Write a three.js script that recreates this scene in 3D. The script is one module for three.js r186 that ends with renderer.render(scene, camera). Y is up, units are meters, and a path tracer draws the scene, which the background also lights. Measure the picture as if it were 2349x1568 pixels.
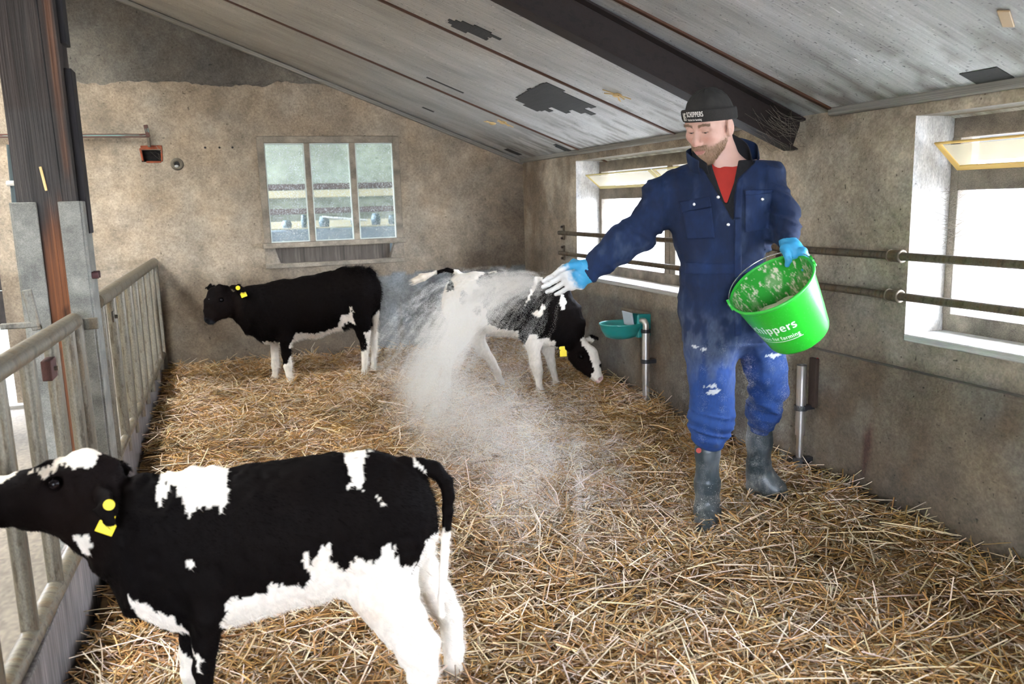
import * as THREE from 'three';
import { RoundedBoxGeometry } from 'three/addons/geometries/RoundedBoxGeometry.js';
import { mergeGeometries } from 'three/addons/utils/BufferGeometryUtils.js';

// ---------------------------------------------------------------- camera, sky, exposure
const scene = new THREE.Scene();
const W = 2349, H = 1568, FPX = 1875.9;
const camera = new THREE.PerspectiveCamera(2 * Math.atan(H / 2 / FPX) * 180 / Math.PI, W / H, 0.05, 200);
camera.filmGauge = 36;
camera.position.set(0, 1.4, 0);
camera.rotation.order = 'YXZ';
camera.rotation.set(-9.8177 * Math.PI / 180, -19.341 * Math.PI / 180, -1.6777 * Math.PI / 180);
camera.focus = 3.7;
camera.userData.fStop = 3.6;
camera.updateProjectionMatrix();
scene.background = new THREE.Color(0.88, 0.98, 1.16);      // an even overcast sky
scene.backgroundIntensity = 16;
const renderer = new THREE.WebGLRenderer({ antialias: true });
renderer.toneMapping = THREE.LinearToneMapping;
renderer.toneMappingExposure = 3.6;
renderer.shadowMap.enabled = true;

// ---------------------------------------------------------------- helpers
const V3 = (x, y, z) => new THREE.Vector3(x, y, z);
const { lerp, clamp, smoothstep } = THREE.MathUtils;
const sstep = (a, b, x) => { const t = clamp((x - a) / (b - a), 0, 1); return t * t * (3 - 2 * t); };
function rng(seed) { let s = seed >>> 0; return () => { s = (s + 0x6d2b79f5) | 0; let t = Math.imul(s ^ (s >>> 15), 1 | s); t = (t + Math.imul(t ^ (t >>> 7), 61 | t)) ^ t; return ((t ^ (t >>> 14)) >>> 0) / 4294967296; }; }
const gauss = (r) => (r() + r() + r() + r() - 2) * 0.866 * 1.15;
function h3(i, j, k) { let h = Math.imul(i, 374761393) ^ Math.imul(j, 668265263) ^ Math.imul(k, 1442695041); h = Math.imul(h ^ (h >>> 13), 1274126177); return ((h ^ (h >>> 16)) >>> 0) / 4294967296; }
function vn(x, y, z) {
  const i = Math.floor(x), j = Math.floor(y), k = Math.floor(z); let u = x - i, v = y - j, w = z - k;
  u = u * u * (3 - 2 * u); v = v * v * (3 - 2 * v); w = w * w * (3 - 2 * w);
  const a = h3(i, j, k), b = h3(i + 1, j, k), c = h3(i, j + 1, k), d = h3(i + 1, j + 1, k), e = h3(i, j, k + 1), f = h3(i + 1, j, k + 1), g = h3(i, j + 1, k + 1), h = h3(i + 1, j + 1, k + 1);
  const p = a + (b - a) * u, q = c + (d - c) * u, r = e + (f - e) * u, s = g + (h - g) * u, m = p + (q - p) * v, n = r + (s - r) * v;
  return m + (n - m) * w;
}
function fbm(x, y, z, o = 4) { let s = 0, a = 0.5, t = 0; for (let i = 0; i < o; i++) { s += a * vn(x, y, z); t += a; a *= 0.5; x = x * 2.03 + 7.1; y = y * 2.03 + 3.7; z = z * 2.03 + 1.3; } return s / t; }
const mod = (a, n) => ((a % n) + n) % n;
function vt(x, y, nx, ny, s) {       // value noise that tiles over nx by ny cells
  const i = Math.floor(x), j = Math.floor(y); let u = x - i, v = y - j; u = u * u * (3 - 2 * u); v = v * v * (3 - 2 * v);
  const a = h3(mod(i, nx), mod(j, ny), s), b = h3(mod(i + 1, nx), mod(j, ny), s), c = h3(mod(i, nx), mod(j + 1, ny), s), d = h3(mod(i + 1, nx), mod(j + 1, ny), s);
  return lerp(lerp(a, b, u), lerp(c, d, u), v);
}
function ft(u, v, nx, ny, s, o = 4) { let t = 0, a = 0.5, m = 0; for (let k = 0; k < o; k++) { t += a * vt(u * nx, v * ny, nx, ny, s + k); m += a; a *= 0.55; nx *= 2; ny *= 2; } return t / m; }
function tex(w, h, fn, colour = true) {
  const d = new Uint8Array(w * h * 4);
  for (let y = 0, o = 0; y < h; y++) for (let x = 0; x < w; x++, o += 4) { const c = fn(x / w, y / h); const g = typeof c === 'number'; d[o] = clamp(g ? c * 255 : c[0], 0, 255); d[o + 1] = clamp(g ? c * 255 : c[1], 0, 255); d[o + 2] = clamp(g ? c * 255 : c[2], 0, 255); d[o + 3] = 255; }
  const t = new THREE.DataTexture(d, w, h, THREE.RGBAFormat);
  t.wrapS = t.wrapT = THREE.RepeatWrapping; t.magFilter = THREE.LinearFilter; t.minFilter = THREE.LinearMipmapLinearFilter; t.generateMipmaps = true;
  if (colour) t.colorSpace = THREE.SRGBColorSpace; t.needsUpdate = true; return t;
}
const rep = (t, x, y) => { const c = t.clone(); c.repeat.set(x, y); c.needsUpdate = true; return c; };
const names = new Map();
function numbered(n) { const k = names.get(n) ?? 0; names.set(n, k + 1); return k ? n + '_' + String(k).padStart(3, '0') : n; }
function tag(o, label, category, group, kind) { const u = o.userData; if (label) u.label = label; if (category) u.category = category; if (group) u.group = group; if (kind) u.kind = kind; return o; }
function thing(name, label, category, pos = [0, 0, 0], turn = 0, group, kind) { const o = new THREE.Group(); o.name = numbered(name); o.position.set(...pos); o.rotation.y = turn; scene.add(o); return tag(o, label, category, group, kind); }
function muv(g) {          // texture coordinates in metres, by the way each face looks
  const p = g.attributes.position, n = g.attributes.normal, u = new Float32Array(p.count * 2);
  for (let i = 0; i < p.count; i++) { const a = Math.abs(n.getX(i)), b = Math.abs(n.getY(i)), c = Math.abs(n.getZ(i)), x = p.getX(i), y = p.getY(i), z = p.getZ(i); if (b > a && b > c) { u[i * 2] = z; u[i * 2 + 1] = x; } else if (a > c) { u[i * 2] = z; u[i * 2 + 1] = y; } else { u[i * 2] = x; u[i * 2 + 1] = y; } }
  g.setAttribute('uv', new THREE.BufferAttribute(u, 2)); return g;
}
function part(parent, name, geo, mat, label) { if (mat.userData.metres) muv(geo); const m = new THREE.Mesh(geo, mat); m.name = parent === scene ? numbered(name) : name; if (label) m.userData.label = label; m.castShadow = m.receiveShadow = true; parent.add(m); return m; }
const std = (o) => new THREE.MeshStandardMaterial({ roughness: 0.85, ...o });
const phys = (o) => new THREE.MeshPhysicalMaterial({ roughness: 0.85, ...o });
const metres = (m) => { m.userData.metres = true; return m; };
const lin = (r, g, b) => new THREE.Color().setRGB(r, g, b);
function bake(g, ...ops) { for (const [k, ...a] of ops) { if (k === 't') g.translate(...a); if (k === 'x') g.rotateX(a[0]); if (k === 'y') g.rotateY(a[0]); if (k === 'z') g.rotateZ(a[0]); if (k === 's') g.scale(...a); } return g; }
const box = (x, y, z, r = 0.004) => new RoundedBoxGeometry(x, y, z, 2, Math.min(r, x / 2.1, y / 2.1, z / 2.1));
function tube(pts, r, seg = 40, rad = 10, closed = false) { return new THREE.TubeGeometry(new THREE.CatmullRomCurve3(pts.map((p) => V3(...p)), closed, 'catmullrom', 0.3), seg, r, rad, closed); }
function rod(a, b, r, rad = 14, r2 = r) { const A = V3(...a), B = V3(...b), L = A.distanceTo(B), g = new THREE.CylinderGeometry(r2, r, L, rad, 1); g.translate(0, L / 2, 0); g.applyQuaternion(new THREE.Quaternion().setFromUnitVectors(V3(0, 1, 0), B.clone().sub(A).normalize())); g.translate(...a); return g; }
const lathe = (pts, n = 48) => new THREE.LatheGeometry(pts.map((p) => new THREE.Vector2(...p)), n);
const strip = (g) => { for (const k of Object.keys(g.attributes)) if (!['position', 'normal', 'uv'].includes(k)) g.deleteAttribute(k); return g.index ? g.toNonIndexed() : g; };
const merge = (l) => mergeGeometries(l.map((g) => strip(g.clone())));
function paint(g, fn) { const p = g.attributes.position, n = g.attributes.normal, c = new Float32Array(p.count * 3); for (let i = 0; i < p.count; i++) { const q = fn(p.getX(i), p.getY(i), p.getZ(i), n.getX(i), n.getY(i), n.getZ(i)); c[i * 3] = q[0]; c[i * 3 + 1] = q[1]; c[i * 3 + 2] = q[2]; } g.setAttribute('color', new THREE.BufferAttribute(c, 3)); return g; }
const mix3 = (a, b, t) => [lerp(a[0], b[0], t), lerp(a[1], b[1], t), lerp(a[2], b[2], t)];
const mul3 = (a, s) => [a[0] * s, a[1] * s, a[2] * s];

// ---- signed distances and a surface-net mesher
const smin = (a, b, k) => { const h = Math.max(k - Math.abs(a - b), 0) / k; return Math.min(a, b) - h * h * k * 0.25; };
const smax = (a, b, k) => -smin(-a, -b, k);
function loft(secs, k = 0.012, side = [0, 0, 1], capf = 1) {          // sections [x, y, z, half height, half width] joined into one limb
  const S = V3(...side), segs = [], bb = new THREE.Box3();
  for (const s of secs) bb.expandByPoint(V3(s[0], s[1], s[2]).addScalar(Math.max(s[3], s[4]))).expandByPoint(V3(s[0], s[1], s[2]).addScalar(-Math.max(s[3], s[4])));
  for (let i = 0; i + 1 < secs.length; i++) {
    const a = V3(...secs[i].slice(0, 3)), b = V3(...secs[i + 1].slice(0, 3)), d = b.clone().sub(a), L = d.length(); d.normalize();
    const up = S.clone().cross(d).normalize(), sd = d.clone().cross(up).normalize();
    segs.push([a.x, a.y, a.z, d.x, d.y, d.z, L, up.x, up.y, up.z, sd.x, sd.y, sd.z, secs[i][3], secs[i + 1][3], secs[i][4], secs[i + 1][4], i === 0, i + 2 === secs.length]);
  }
  return (x, y, z) => {
    const ox = Math.max(bb.min.x - x, x - bb.max.x, 0), oy = Math.max(bb.min.y - y, y - bb.max.y, 0), oz = Math.max(bb.min.z - z, z - bb.max.z, 0), o = ox * ox + oy * oy + oz * oz;
    if (o > 0.0036) return Math.sqrt(o);
    let r = 9;
    for (const g of segs) {
      const qx = x - g[0], qy = y - g[1], qz = z - g[2], w = qx * g[3] + qy * g[4] + qz * g[5], t = w < 0 ? 0 : w > g[6] ? 1 : w / g[6], l = t * g[6];
      const ra = w - l, u = qx * g[7] + qy * g[8] + qz * g[9], s = qx * g[10] + qy * g[11] + qz * g[12], ru = g[13] + (g[14] - g[13]) * t, rs = g[15] + (g[16] - g[15]) * t, m = Math.min(ru, rs) * ((t <= 0 && g[17]) || (t >= 1 && g[18]) ? capf : 1);
      const e = (Math.sqrt((u / ru) ** 2 + (s / rs) ** 2 + (ra / m) ** 2) - 1) * m;
      r = smin(r, e, k);
    }
    return r;
  };
}
const ball = (c, r) => (x, y, z) => { const a = (x - c[0]) / r[0], b = (y - c[1]) / r[1], d = (z - c[2]) / r[2]; return (Math.sqrt(a * a + b * b + d * d) - 1) * Math.min(r[0], r[1], r[2]); };
const cap = (a, b, ra, rb = ra) => loft([[...a, ra, ra], [...b, rb, rb]], 0.001, Math.abs(b[2] - a[2]) > Math.hypot(b[0] - a[0], b[1] - a[1]) * 2 ? [1, 0, 0] : [0, 0, 1]);
const union = (fs, k) => (x, y, z) => { let r = 9; for (const f of fs) r = smin(r, f(x, y, z), k); return r; };
function inPoly(p, x, y) { let c = false; for (let i = 0, j = p.length - 1; i < p.length; j = i++) { const a = p[i], b = p[j]; if ((a[1] > y) !== (b[1] > y) && x < ((b[0] - a[0]) * (y - a[1])) / (b[1] - a[1]) + a[0]) c = !c; } return c; }
function polyDist(p, x, y) { let d = 1e9; for (let i = 0, j = p.length - 1; i < p.length; j = i++) { const ex = p[i][0] - p[j][0], ey = p[i][1] - p[j][1], wx = x - p[j][0], wy = y - p[j][1], t = clamp((wx * ex + wy * ey) / (ex * ex + ey * ey), 0, 1); d = Math.min(d, (wx - ex * t) ** 2 + (wy - ey * t) ** 2); } return Math.sqrt(d) * (inPoly(p, x, y) ? -1 : 1); }
function nets(f, lo, hi, cell) {
  const nx = Math.ceil((hi[0] - lo[0]) / cell) + 1, ny = Math.ceil((hi[1] - lo[1]) / cell) + 1, nz = Math.ceil((hi[2] - lo[2]) / cell) + 1, B = 6, D = new Float32Array(nx * ny * nz);
  const at = (i, j, k) => (k * ny + j) * nx + i;
  for (let bk = 0; bk < nz; bk += B) for (let bj = 0; bj < ny; bj += B) for (let bi = 0; bi < nx; bi += B) {
    const c = f(lo[0] + (bi + B / 2) * cell, lo[1] + (bj + B / 2) * cell, lo[2] + (bk + B / 2) * cell), skip = Math.abs(c) > B * cell * 1.15 + 0.012;
    for (let k = bk; k < Math.min(bk + B, nz); k++) for (let j = bj; j < Math.min(bj + B, ny); j++) for (let i = bi; i < Math.min(bi + B, nx); i++) D[at(i, j, k)] = skip ? c : f(lo[0] + i * cell, lo[1] + j * cell, lo[2] + k * cell);
  }
  const id = new Int32Array(nx * ny * nz).fill(-1), pos = [], idx = [];
  const E = [[0, 1], [2, 3], [4, 5], [6, 7], [0, 2], [1, 3], [4, 6], [5, 7], [0, 4], [1, 5], [2, 6], [3, 7]];
  for (let k = 0; k < nz - 1; k++) for (let j = 0; j < ny - 1; j++) for (let i = 0; i < nx - 1; i++) {
    const o = at(i, j, k), v = [D[o], D[o + 1], D[o + nx], D[o + nx + 1], D[o + nx * ny], D[o + nx * ny + 1], D[o + nx * ny + nx], D[o + nx * ny + nx + 1]];
    let m = 0; for (let q = 0; q < 8; q++) if (v[q] < 0) m++;
    if (m === 0 || m === 8) continue;
    let x = 0, y = 0, z = 0, n = 0;
    for (const [a, b] of E) if ((v[a] < 0) !== (v[b] < 0)) { const t = v[a] / (v[a] - v[b]); x += lerp(a & 1, b & 1, t); y += lerp((a >> 1) & 1, (b >> 1) & 1, t); z += lerp(a >> 2, b >> 2, t); n++; }
    id[o] = pos.length / 3; pos.push(lo[0] + (i + x / n) * cell, lo[1] + (j + y / n) * cell, lo[2] + (k + z / n) * cell);
  }
  const quad = (a, b, c, d, flip) => { if (a < 0 || b < 0 || c < 0 || d < 0) return; if (flip) idx.push(a, d, c, a, c, b); else idx.push(a, b, c, a, c, d); };
  for (let k = 1; k < nz - 1; k++) for (let j = 1; j < ny - 1; j++) for (let i = 1; i < nx - 1; i++) {
    const o = at(i, j, k), s = D[o] < 0;
    if (s !== (D[o + 1] < 0)) quad(id[at(i, j - 1, k - 1)], id[at(i, j, k - 1)], id[o], id[at(i, j - 1, k)], !s);
    if (s !== (D[o + nx] < 0)) quad(id[at(i - 1, j, k - 1)], id[at(i - 1, j, k)], id[o], id[at(i, j, k - 1)], !s);
    if (s !== (D[o + nx * ny] < 0)) quad(id[at(i - 1, j - 1, k)], id[at(i, j - 1, k)], id[o], id[at(i - 1, j, k)], !s);
  }
  const g = new THREE.BufferGeometry(); g.setAttribute('position', new THREE.BufferAttribute(new Float32Array(pos), 3)); g.setIndex(idx); g.computeVertexNormals(); return g;
}
const MAN={torso:[[0.056,1.524,-0.03,0.053,0.055],[0.052,1.505,-0.03,0.135,0.085],[0.04,1.445,-0.02,0.181,0.112],[0.029,1.344,-0.01,0.193,0.128],[0.03,1.244,0,0.18,0.124],[0.044,1.138,0,0.165,0.116],[0.051,1.049,0,0.169,0.12],[0.055,0.948,-0.02,0.173,0.13],[0.069,0.859,-0.03,0.178,0.125]],armR:[[-0.154,1.421,0,0.081,0.075],[-0.2,1.392,0.0,0.087,0.07],[-0.242,1.322,0.01,0.069,0.062],[-0.296,1.252,0.02,0.066,0.058],[-0.344,1.228,0.03,0.069,0.058],[-0.389,1.188,0.035,0.061,0.054],[-0.452,1.14,0.04,0.053,0.05],[-0.504,1.099,0.05,0.049,0.047]],armL:[[0.176,1.488,-0.02,0.067,0.08],[0.217,1.462,0,0.049,0.072],[0.248,1.385,0.02,0.035,0.062],[0.27,1.317,0.05,0.048,0.06],[0.28,1.264,0.09,0.043,0.055],[0.279,1.219,0.13,0.034,0.047]],legR:[[-0.014,0.915,0.01,0.103,0.115],[-0.002,0.791,0.03,0.105,0.105],[-0.001,0.665,0.04,0.088,0.095],[0.001,0.554,0.04,0.082,0.085],[0.002,0.479,0.04,0.089,0.085],[-0.003,0.414,0.04,0.071,0.075]],legL:[[0.154,0.907,-0.05,0.087,0.115],[0.196,0.779,-0.08,0.09,0.1],[0.224,0.668,-0.1,0.081,0.095],[0.235,0.574,-0.14,0.077,0.09],[0.226,0.478,-0.19,0.068,0.085],[0.221,0.409,-0.22,0.056,0.072]],bootR:[[-0.011,0.45,0.04,0.048,0.052],[-0.011,0.324,0.03,0.048,0.052],[-0.012,0.181,0.01,0.051,0.052],[-0.011,0.08,0,0.051,0.05],[-0.01,0.011,0,0.055,0.052]],bootL:[[0.214,0.441,-0.22,0.054,0.058],[0.213,0.302,-0.25,0.054,0.056],[0.214,0.19,-0.28,0.05,0.05],[0.219,0.142,-0.29,0.052,0.048],[0.252,0.103,-0.28,0.052,0.048],[0.291,0.068,-0.27,0.047,0.045],[0.302,0.052,-0.265,0.037,0.036]]};
const MANP={V:[[-0.054,1.578],[-0.043,1.501],[0.018,1.399],[0.071,1.302],[0.077,1.302],[0.076,1.387],[0.089,1.457],[0.153,1.517],[0.156,1.585]],V2:[[-0.017,1.577],[-0.006,1.503],[0.021,1.422],[0.043,1.365],[0.051,1.364],[0.076,1.441],[0.091,1.519],[0.1,1.572]],fcolB:[[-0.006,1.501,0.075],[-0.064,1.537,0.05],[-0.045,1.558,-0.05],[0.038,1.564,-0.1],[0.133,1.541,-0.06],[0.113,1.47,0.06]],fcolT:[[-0.027,1.521,0.09],[-0.077,1.566,0.07],[-0.039,1.603,-0.05],[0.043,1.647,-0.1],[0.118,1.603,-0.06],[0.147,1.512,0.06]],ccolB:[[-0.046,1.505,0.09],[-0.084,1.521,0.06],[-0.066,1.552,-0.06],[0.045,1.557,-0.12],[0.166,1.54,-0.08],[0.122,1.469,0.075]],ccolT:[[-0.056,1.531,0.11],[-0.1,1.564,0.085],[-0.067,1.597,-0.06],[0.047,1.634,-0.12],[0.153,1.603,-0.09],[0.168,1.535,0.05]],head:[-0.015,1.659,0.03],neckTop:[0.016,1.589,0.0],neckBot:[0.051,1.494,-0.02],pockR:[[-0.118,1.338,0.1],[-0.008,1.351,0.1],[0.007,1.232,0.1],[-0.101,1.228,0.1]],flapR:[[-0.136,1.376,0.1],[-0.015,1.393,0.1],[-0.008,1.353,0.1],[-0.122,1.332,0.1]],pockL:[[0.118,1.399,0.1],[0.218,1.408,0.1],[0.21,1.262,0.1],[0.119,1.252,0.1]],flapL:[[0.114,1.413,0.1],[0.223,1.413,0.1],[0.22,1.398,0.1],[0.118,1.393,0.1]],placket:[[0.079,1.307,0.1],[0.105,1.306,0.1],[0.117,0.841,0.1],[0.088,0.84,0.1]],placketT:[[0.086,1.453,0.1],[0.112,1.469,0.1],[0.105,1.306,0.1],[0.077,1.307,0.1]],placketLT:[[-0.054,1.505,0.1],[-0.041,1.505,0.1],[0.074,1.303,0.1],[0.056,1.304,0.1]],belt:[[-0.107,1.135,0.1],[0.202,1.128,0.1],[0.208,1.091,0.1],[-0.11,1.09,0.1]],snaps:[[-0.073,1.364,0.1],[0.017,1.389,0.1],[0.056,1.283,0.1],[0.184,1.376,0.1]],handR:{palm:[[-0.505,1.101,0.055,0.044,0.03],[-0.547,1.089,0.06,0.055,0.02],[-0.587,1.075,0.065,0.057,0.016]],f:[[[-0.608,1.11,0.068],[-0.644,1.087,0.075],[-0.669,1.074,0.082],[-0.689,1.061,0.085]],[[-0.599,1.086,0.066],[-0.642,1.063,0.07],[-0.671,1.047,0.076],[-0.693,1.037,0.08]],[[-0.591,1.062,0.064],[-0.632,1.037,0.067],[-0.657,1.023,0.072],[-0.677,1.016,0.078]],[[-0.577,1.04,0.062],[-0.608,1.02,0.066],[-0.626,1.01,0.07],[-0.64,1.005,0.075]]],t:[[-0.546,1.128,0.075],[-0.582,1.124,0.1],[-0.613,1.11,0.11],[-0.637,1.093,0.112]]},handL:{palm:[[0.279,1.21,0.145,0.029,0.03],[0.29,1.19,0.175,0.033,0.024],[0.304,1.174,0.19,0.031,0.02]],f:[[[0.327,1.177,0.21],[0.341,1.155,0.2],[0.34,1.128,0.19],[0.332,1.11,0.18]],[[0.329,1.178,0.19],[0.346,1.159,0.175],[0.347,1.132,0.165],[0.338,1.115,0.16]],[[0.325,1.179,0.165],[0.346,1.161,0.15],[0.348,1.135,0.14],[0.339,1.12,0.14]],[[0.318,1.18,0.14],[0.339,1.164,0.125],[0.341,1.142,0.12],[0.334,1.129,0.12]]],t:[[0.263,1.191,0.19],[0.271,1.171,0.215],[0.275,1.151,0.225],[0.271,1.133,0.222]]},bucket:[0.211,1.068,0.28],bot:[0.33,0.883,0.2],knees:[[-0.066,0.799],[-0.035,0.792],[0.249,0.745],[0.01,0.614],[0.001,0.641]]};
const C1={trunk:[[-0.495,0.545,0,0.121,0.07],[-0.446,0.552,0,0.186,0.095],[-0.368,0.528,0,0.214,0.105],[-0.278,0.537,0,0.205,0.115],[-0.177,0.548,0,0.198,0.125],[-0.076,0.554,0,0.194,0.13],[0.013,0.568,0,0.186,0.125],[0.092,0.568,0,0.182,0.12],[0.153,0.562,0,0.167,0.11],[0.188,0.571,0,0.136,0.085],[0.204,0.582,0,0.092,0.048]],neck:[[-0.456,0.565,0,0.17,0.085],[-0.507,0.591,0,0.12,0.066],[-0.544,0.64,0,0.106,0.056],[-0.566,0.692,0,0.113,0.055]],head:[[-0.544,0.695,0,0.109,0.06],[-0.599,0.717,0,0.118,0.07],[-0.661,0.719,0,0.097,0.062],[-0.722,0.715,0,0.076,0.05],[-0.785,0.717,0,0.063,0.043],[-0.837,0.718,0,0.052,0.042],[-0.857,0.718,0,0.035,0.03]],foreN:[[-0.322,0.47,0.07,0.054,0.05],[-0.323,0.393,0.08,0.04,0.048],[-0.336,0.324,0.08,0.034,0.036],[-0.348,0.253,0.08,0.031,0.032],[-0.351,0.18,0.08,0.025,0.025],[-0.359,0.108,0.08,0.022,0.023]],foreF:[[-0.389,0.389,-0.07,0.05,0.05],[-0.395,0.305,-0.075,0.035,0.044],[-0.411,0.222,-0.08,0.025,0.032],[-0.417,0.158,-0.08,0.022,0.03],[-0.418,0.106,-0.08,0.019,0.024]],hindN:[[0.139,0.616,0.05,0.068,0.07],[0.117,0.495,0.06,0.097,0.072],[0.116,0.389,0.07,0.097,0.06],[0.157,0.303,0.08,0.076,0.043],[0.195,0.215,0.085,0.065,0.034],[0.21,0.132,0.085,0.046,0.028],[0.21,0.046,0.085,0.033,0.024]],hindF:[[0.201,0.477,-0.06,0.058,0.06],[0.233,0.357,-0.07,0.06,0.05],[0.28,0.268,-0.075,0.051,0.04],[0.312,0.212,-0.08,0.041,0.032],[0.316,0.104,-0.08,0.034,0.028],[0.309,-0.007,-0.08,0.031,0.025]]};
const C1P={ear:[[-0.546,0.738,0.065],[-0.519,0.719,0.118],[-0.507,0.678,0.132]],earF:[[-0.534,0.772,-0.06],[-0.528,0.738,-0.1],[-0.531,0.693,-0.12]],eye:[-0.642,0.766,0.058],tag:[[-0.506,0.726,0.135],[-0.518,0.676,0.14]],tail:[[0.191,0.71,0.0],[0.232,0.7,0.0],[0.276,0.686,0.0],[0.305,0.648,0.0],[0.31,0.602,0.0],[0.306,0.565,0.0],[0.297,0.49,0.0],[0.288,0.401,0.0],[0.277,0.312,0.0],[0.275,0.259,0.0]],W:[[[-0.712,0.781],[-0.641,0.819],[-0.6,0.842],[-0.556,0.846],[-0.552,0.816],[-0.566,0.794],[-0.614,0.799],[-0.653,0.796]],[[-0.737,0.793],[-0.744,0.785],[-0.766,0.773],[-0.798,0.742],[-0.871,0.674],[-0.862,0.813]],[[-0.624,0.631],[-0.579,0.627],[-0.587,0.57],[-0.609,0.573]],[[-0.413,0.758],[-0.401,0.781],[-0.251,0.774],[-0.252,0.711],[-0.269,0.659],[-0.275,0.677],[-0.315,0.685],[-0.345,0.647],[-0.355,0.697],[-0.373,0.728],[-0.398,0.725],[-0.411,0.681],[-0.413,0.715]],[[-0.354,0.562],[-0.346,0.558],[-0.344,0.534],[-0.352,0.532]],[[0.034,0.783],[0.128,0.777],[0.129,0.761],[0.085,0.749],[0.08,0.725],[0.08,0.685],[0.046,0.691],[0.044,0.735]],[[0.098,0.676],[0.118,0.666],[0.133,0.642],[0.115,0.654]],[[0.207,0.731],[0.258,0.692],[0.246,0.683],[0.218,0.711]],[[-0.295,0.369],[-0.292,0.379],[-0.275,0.436],[-0.214,0.443],[-0.177,0.447],[-0.171,0.476],[-0.138,0.46],[-0.107,0.459],[-0.084,0.45],[-0.067,0.477],[-0.078,0.519],[-0.088,0.552],[-0.064,0.532],[-0.058,0.515],[-0.036,0.554],[-0.022,0.565],[-0.011,0.551],[-0.016,0.509],[0.016,0.475],[0.023,0.478],[0.047,0.522],[0.062,0.515],[0.076,0.502],[0.102,0.515],[0.123,0.551],[0.14,0.528],[0.162,0.477],[0.201,0.466],[0.18,0.439],[0.218,0.472],[0.225,0.516],[0.246,0.522],[0.371,0.513],[0.34,-0.344],[-0.284,-0.201]],[[-0.511,0.481],[-0.46,0.433],[-0.427,0.408],[-0.405,0.401],[-0.38,0.356],[-0.372,0.328],[-0.347,0.29],[-0.353,0.264],[-0.362,0.295],[-0.388,0.326],[-0.413,0.339],[-0.481,0.372]],[[-0.438,0.25],[-0.425,0.246],[-0.398,0.202],[-0.394,0.146],[-0.429,-0.3],[-0.499,-0.284]]]};
const C2={trunk:[[-0.537,0.665,0,0.117,0.085],[-0.47,0.63,0,0.187,0.105],[-0.376,0.601,0,0.232,0.12],[-0.234,0.621,0,0.234,0.13],[-0.065,0.637,0,0.24,0.145],[0.118,0.668,0,0.236,0.14],[0.232,0.717,0,0.216,0.135],[0.334,0.732,0,0.193,0.125],[0.391,0.734,0,0.147,0.1],[0.422,0.74,0,0.085,0.06]],neck:[[-0.462,0.64,0,0.178,0.09],[-0.545,0.687,0,0.139,0.07],[-0.613,0.706,0,0.116,0.06]],head:[[-0.641,0.724,0.0,0.122,0.058],[-0.698,0.718,0.03,0.137,0.07],[-0.741,0.677,0.06,0.111,0.056],[-0.772,0.628,0.08,0.069,0.04],[-0.791,0.595,0.09,0.044,0.037],[-0.804,0.582,0.095,0.032,0.03]],foreN:[[-0.261,0.532,0.06,0.081,0.05],[-0.267,0.401,0.07,0.051,0.042],[-0.266,0.285,0.07,0.039,0.034],[-0.263,0.2,0.07,0.036,0.034],[-0.254,0.123,0.07,0.028,0.026],[-0.247,0.073,0.07,0.025,0.024]],foreF:[[-0.345,0.503,-0.07,0.07,0.05],[-0.356,0.347,-0.08,0.034,0.036],[-0.362,0.182,-0.08,0.034,0.034],[-0.368,0.099,-0.08,0.021,0.026],[-0.373,0.057,-0.08,0.02,0.024]],hindN:[[0.313,0.754,0.05,0.107,0.085],[0.297,0.617,0.06,0.106,0.08],[0.308,0.505,0.07,0.082,0.062],[0.324,0.416,0.08,0.06,0.045],[0.327,0.306,0.08,0.037,0.034],[0.321,0.192,0.08,0.027,0.027],[0.309,0.12,0.08,0.024,0.026]],hindF:[[0.37,0.65,-0.06,0.071,0.07],[0.399,0.491,-0.07,0.048,0.055],[0.412,0.383,-0.08,0.033,0.04],[0.409,0.27,-0.08,0.03,0.032],[0.399,0.157,-0.08,0.023,0.027],[0.39,0.089,-0.08,0.025,0.026]]};
const C2P={ear:[[-0.632,0.824,0.05],[-0.569,0.82,0.11],[-0.522,0.795,0.14]],earF:[[-0.736,0.817,-0.02],[-0.786,0.816,-0.05],[-0.823,0.816,-0.07]],eye:[-0.701,0.734,0.085],eye2:[-0.781,0.738,0.085],tag:[[-0.571,0.822,0.125],[-0.538,0.777,0.12]],tagF:[[-0.785,0.786,-0.02],[-0.79,0.773,-0.02]],tail:[[0.397,0.902,0.0],[0.432,0.866,0.0],[0.446,0.807,0.0],[0.435,0.732,0.0],[0.432,0.688,0.0],[0.441,0.598,0.0],[0.426,0.509,0.0],[0.411,0.426,0.0]],tuft:[[0.43,0.702,0.0],[0.442,0.619,0.0],[0.429,0.516,0.0],[0.41,0.423,0.0]],W:[[[-0.235,0.383],[-0.219,0.391],[-0.185,0.456],[-0.025,0.439],[0.128,0.473],[0.16,0.576],[0.226,0.579],[0.223,0.63],[0.243,0.632],[0.245,0.567],[0.261,0.498],[0.216,0.515],[0.182,0.503],[0.167,0.471],[0.174,0.375],[0.052,0.315],[-0.239,0.336]],[[-0.326,0.2],[-0.306,0.209],[-0.267,0.216],[-0.251,0.262],[-0.216,0.3],[-0.158,0.296],[-0.184,-0.078],[-0.346,-0.064]],[[-0.438,0.396],[-0.312,0.388],[-0.325,0.207],[-0.329,-0.014],[-0.469,-0.003]],[[0.33,0.426],[0.361,0.437],[0.481,0.491],[0.45,-0.063],[0.248,-0.046],[0.287,0.271],[0.342,0.294]]]};
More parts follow.
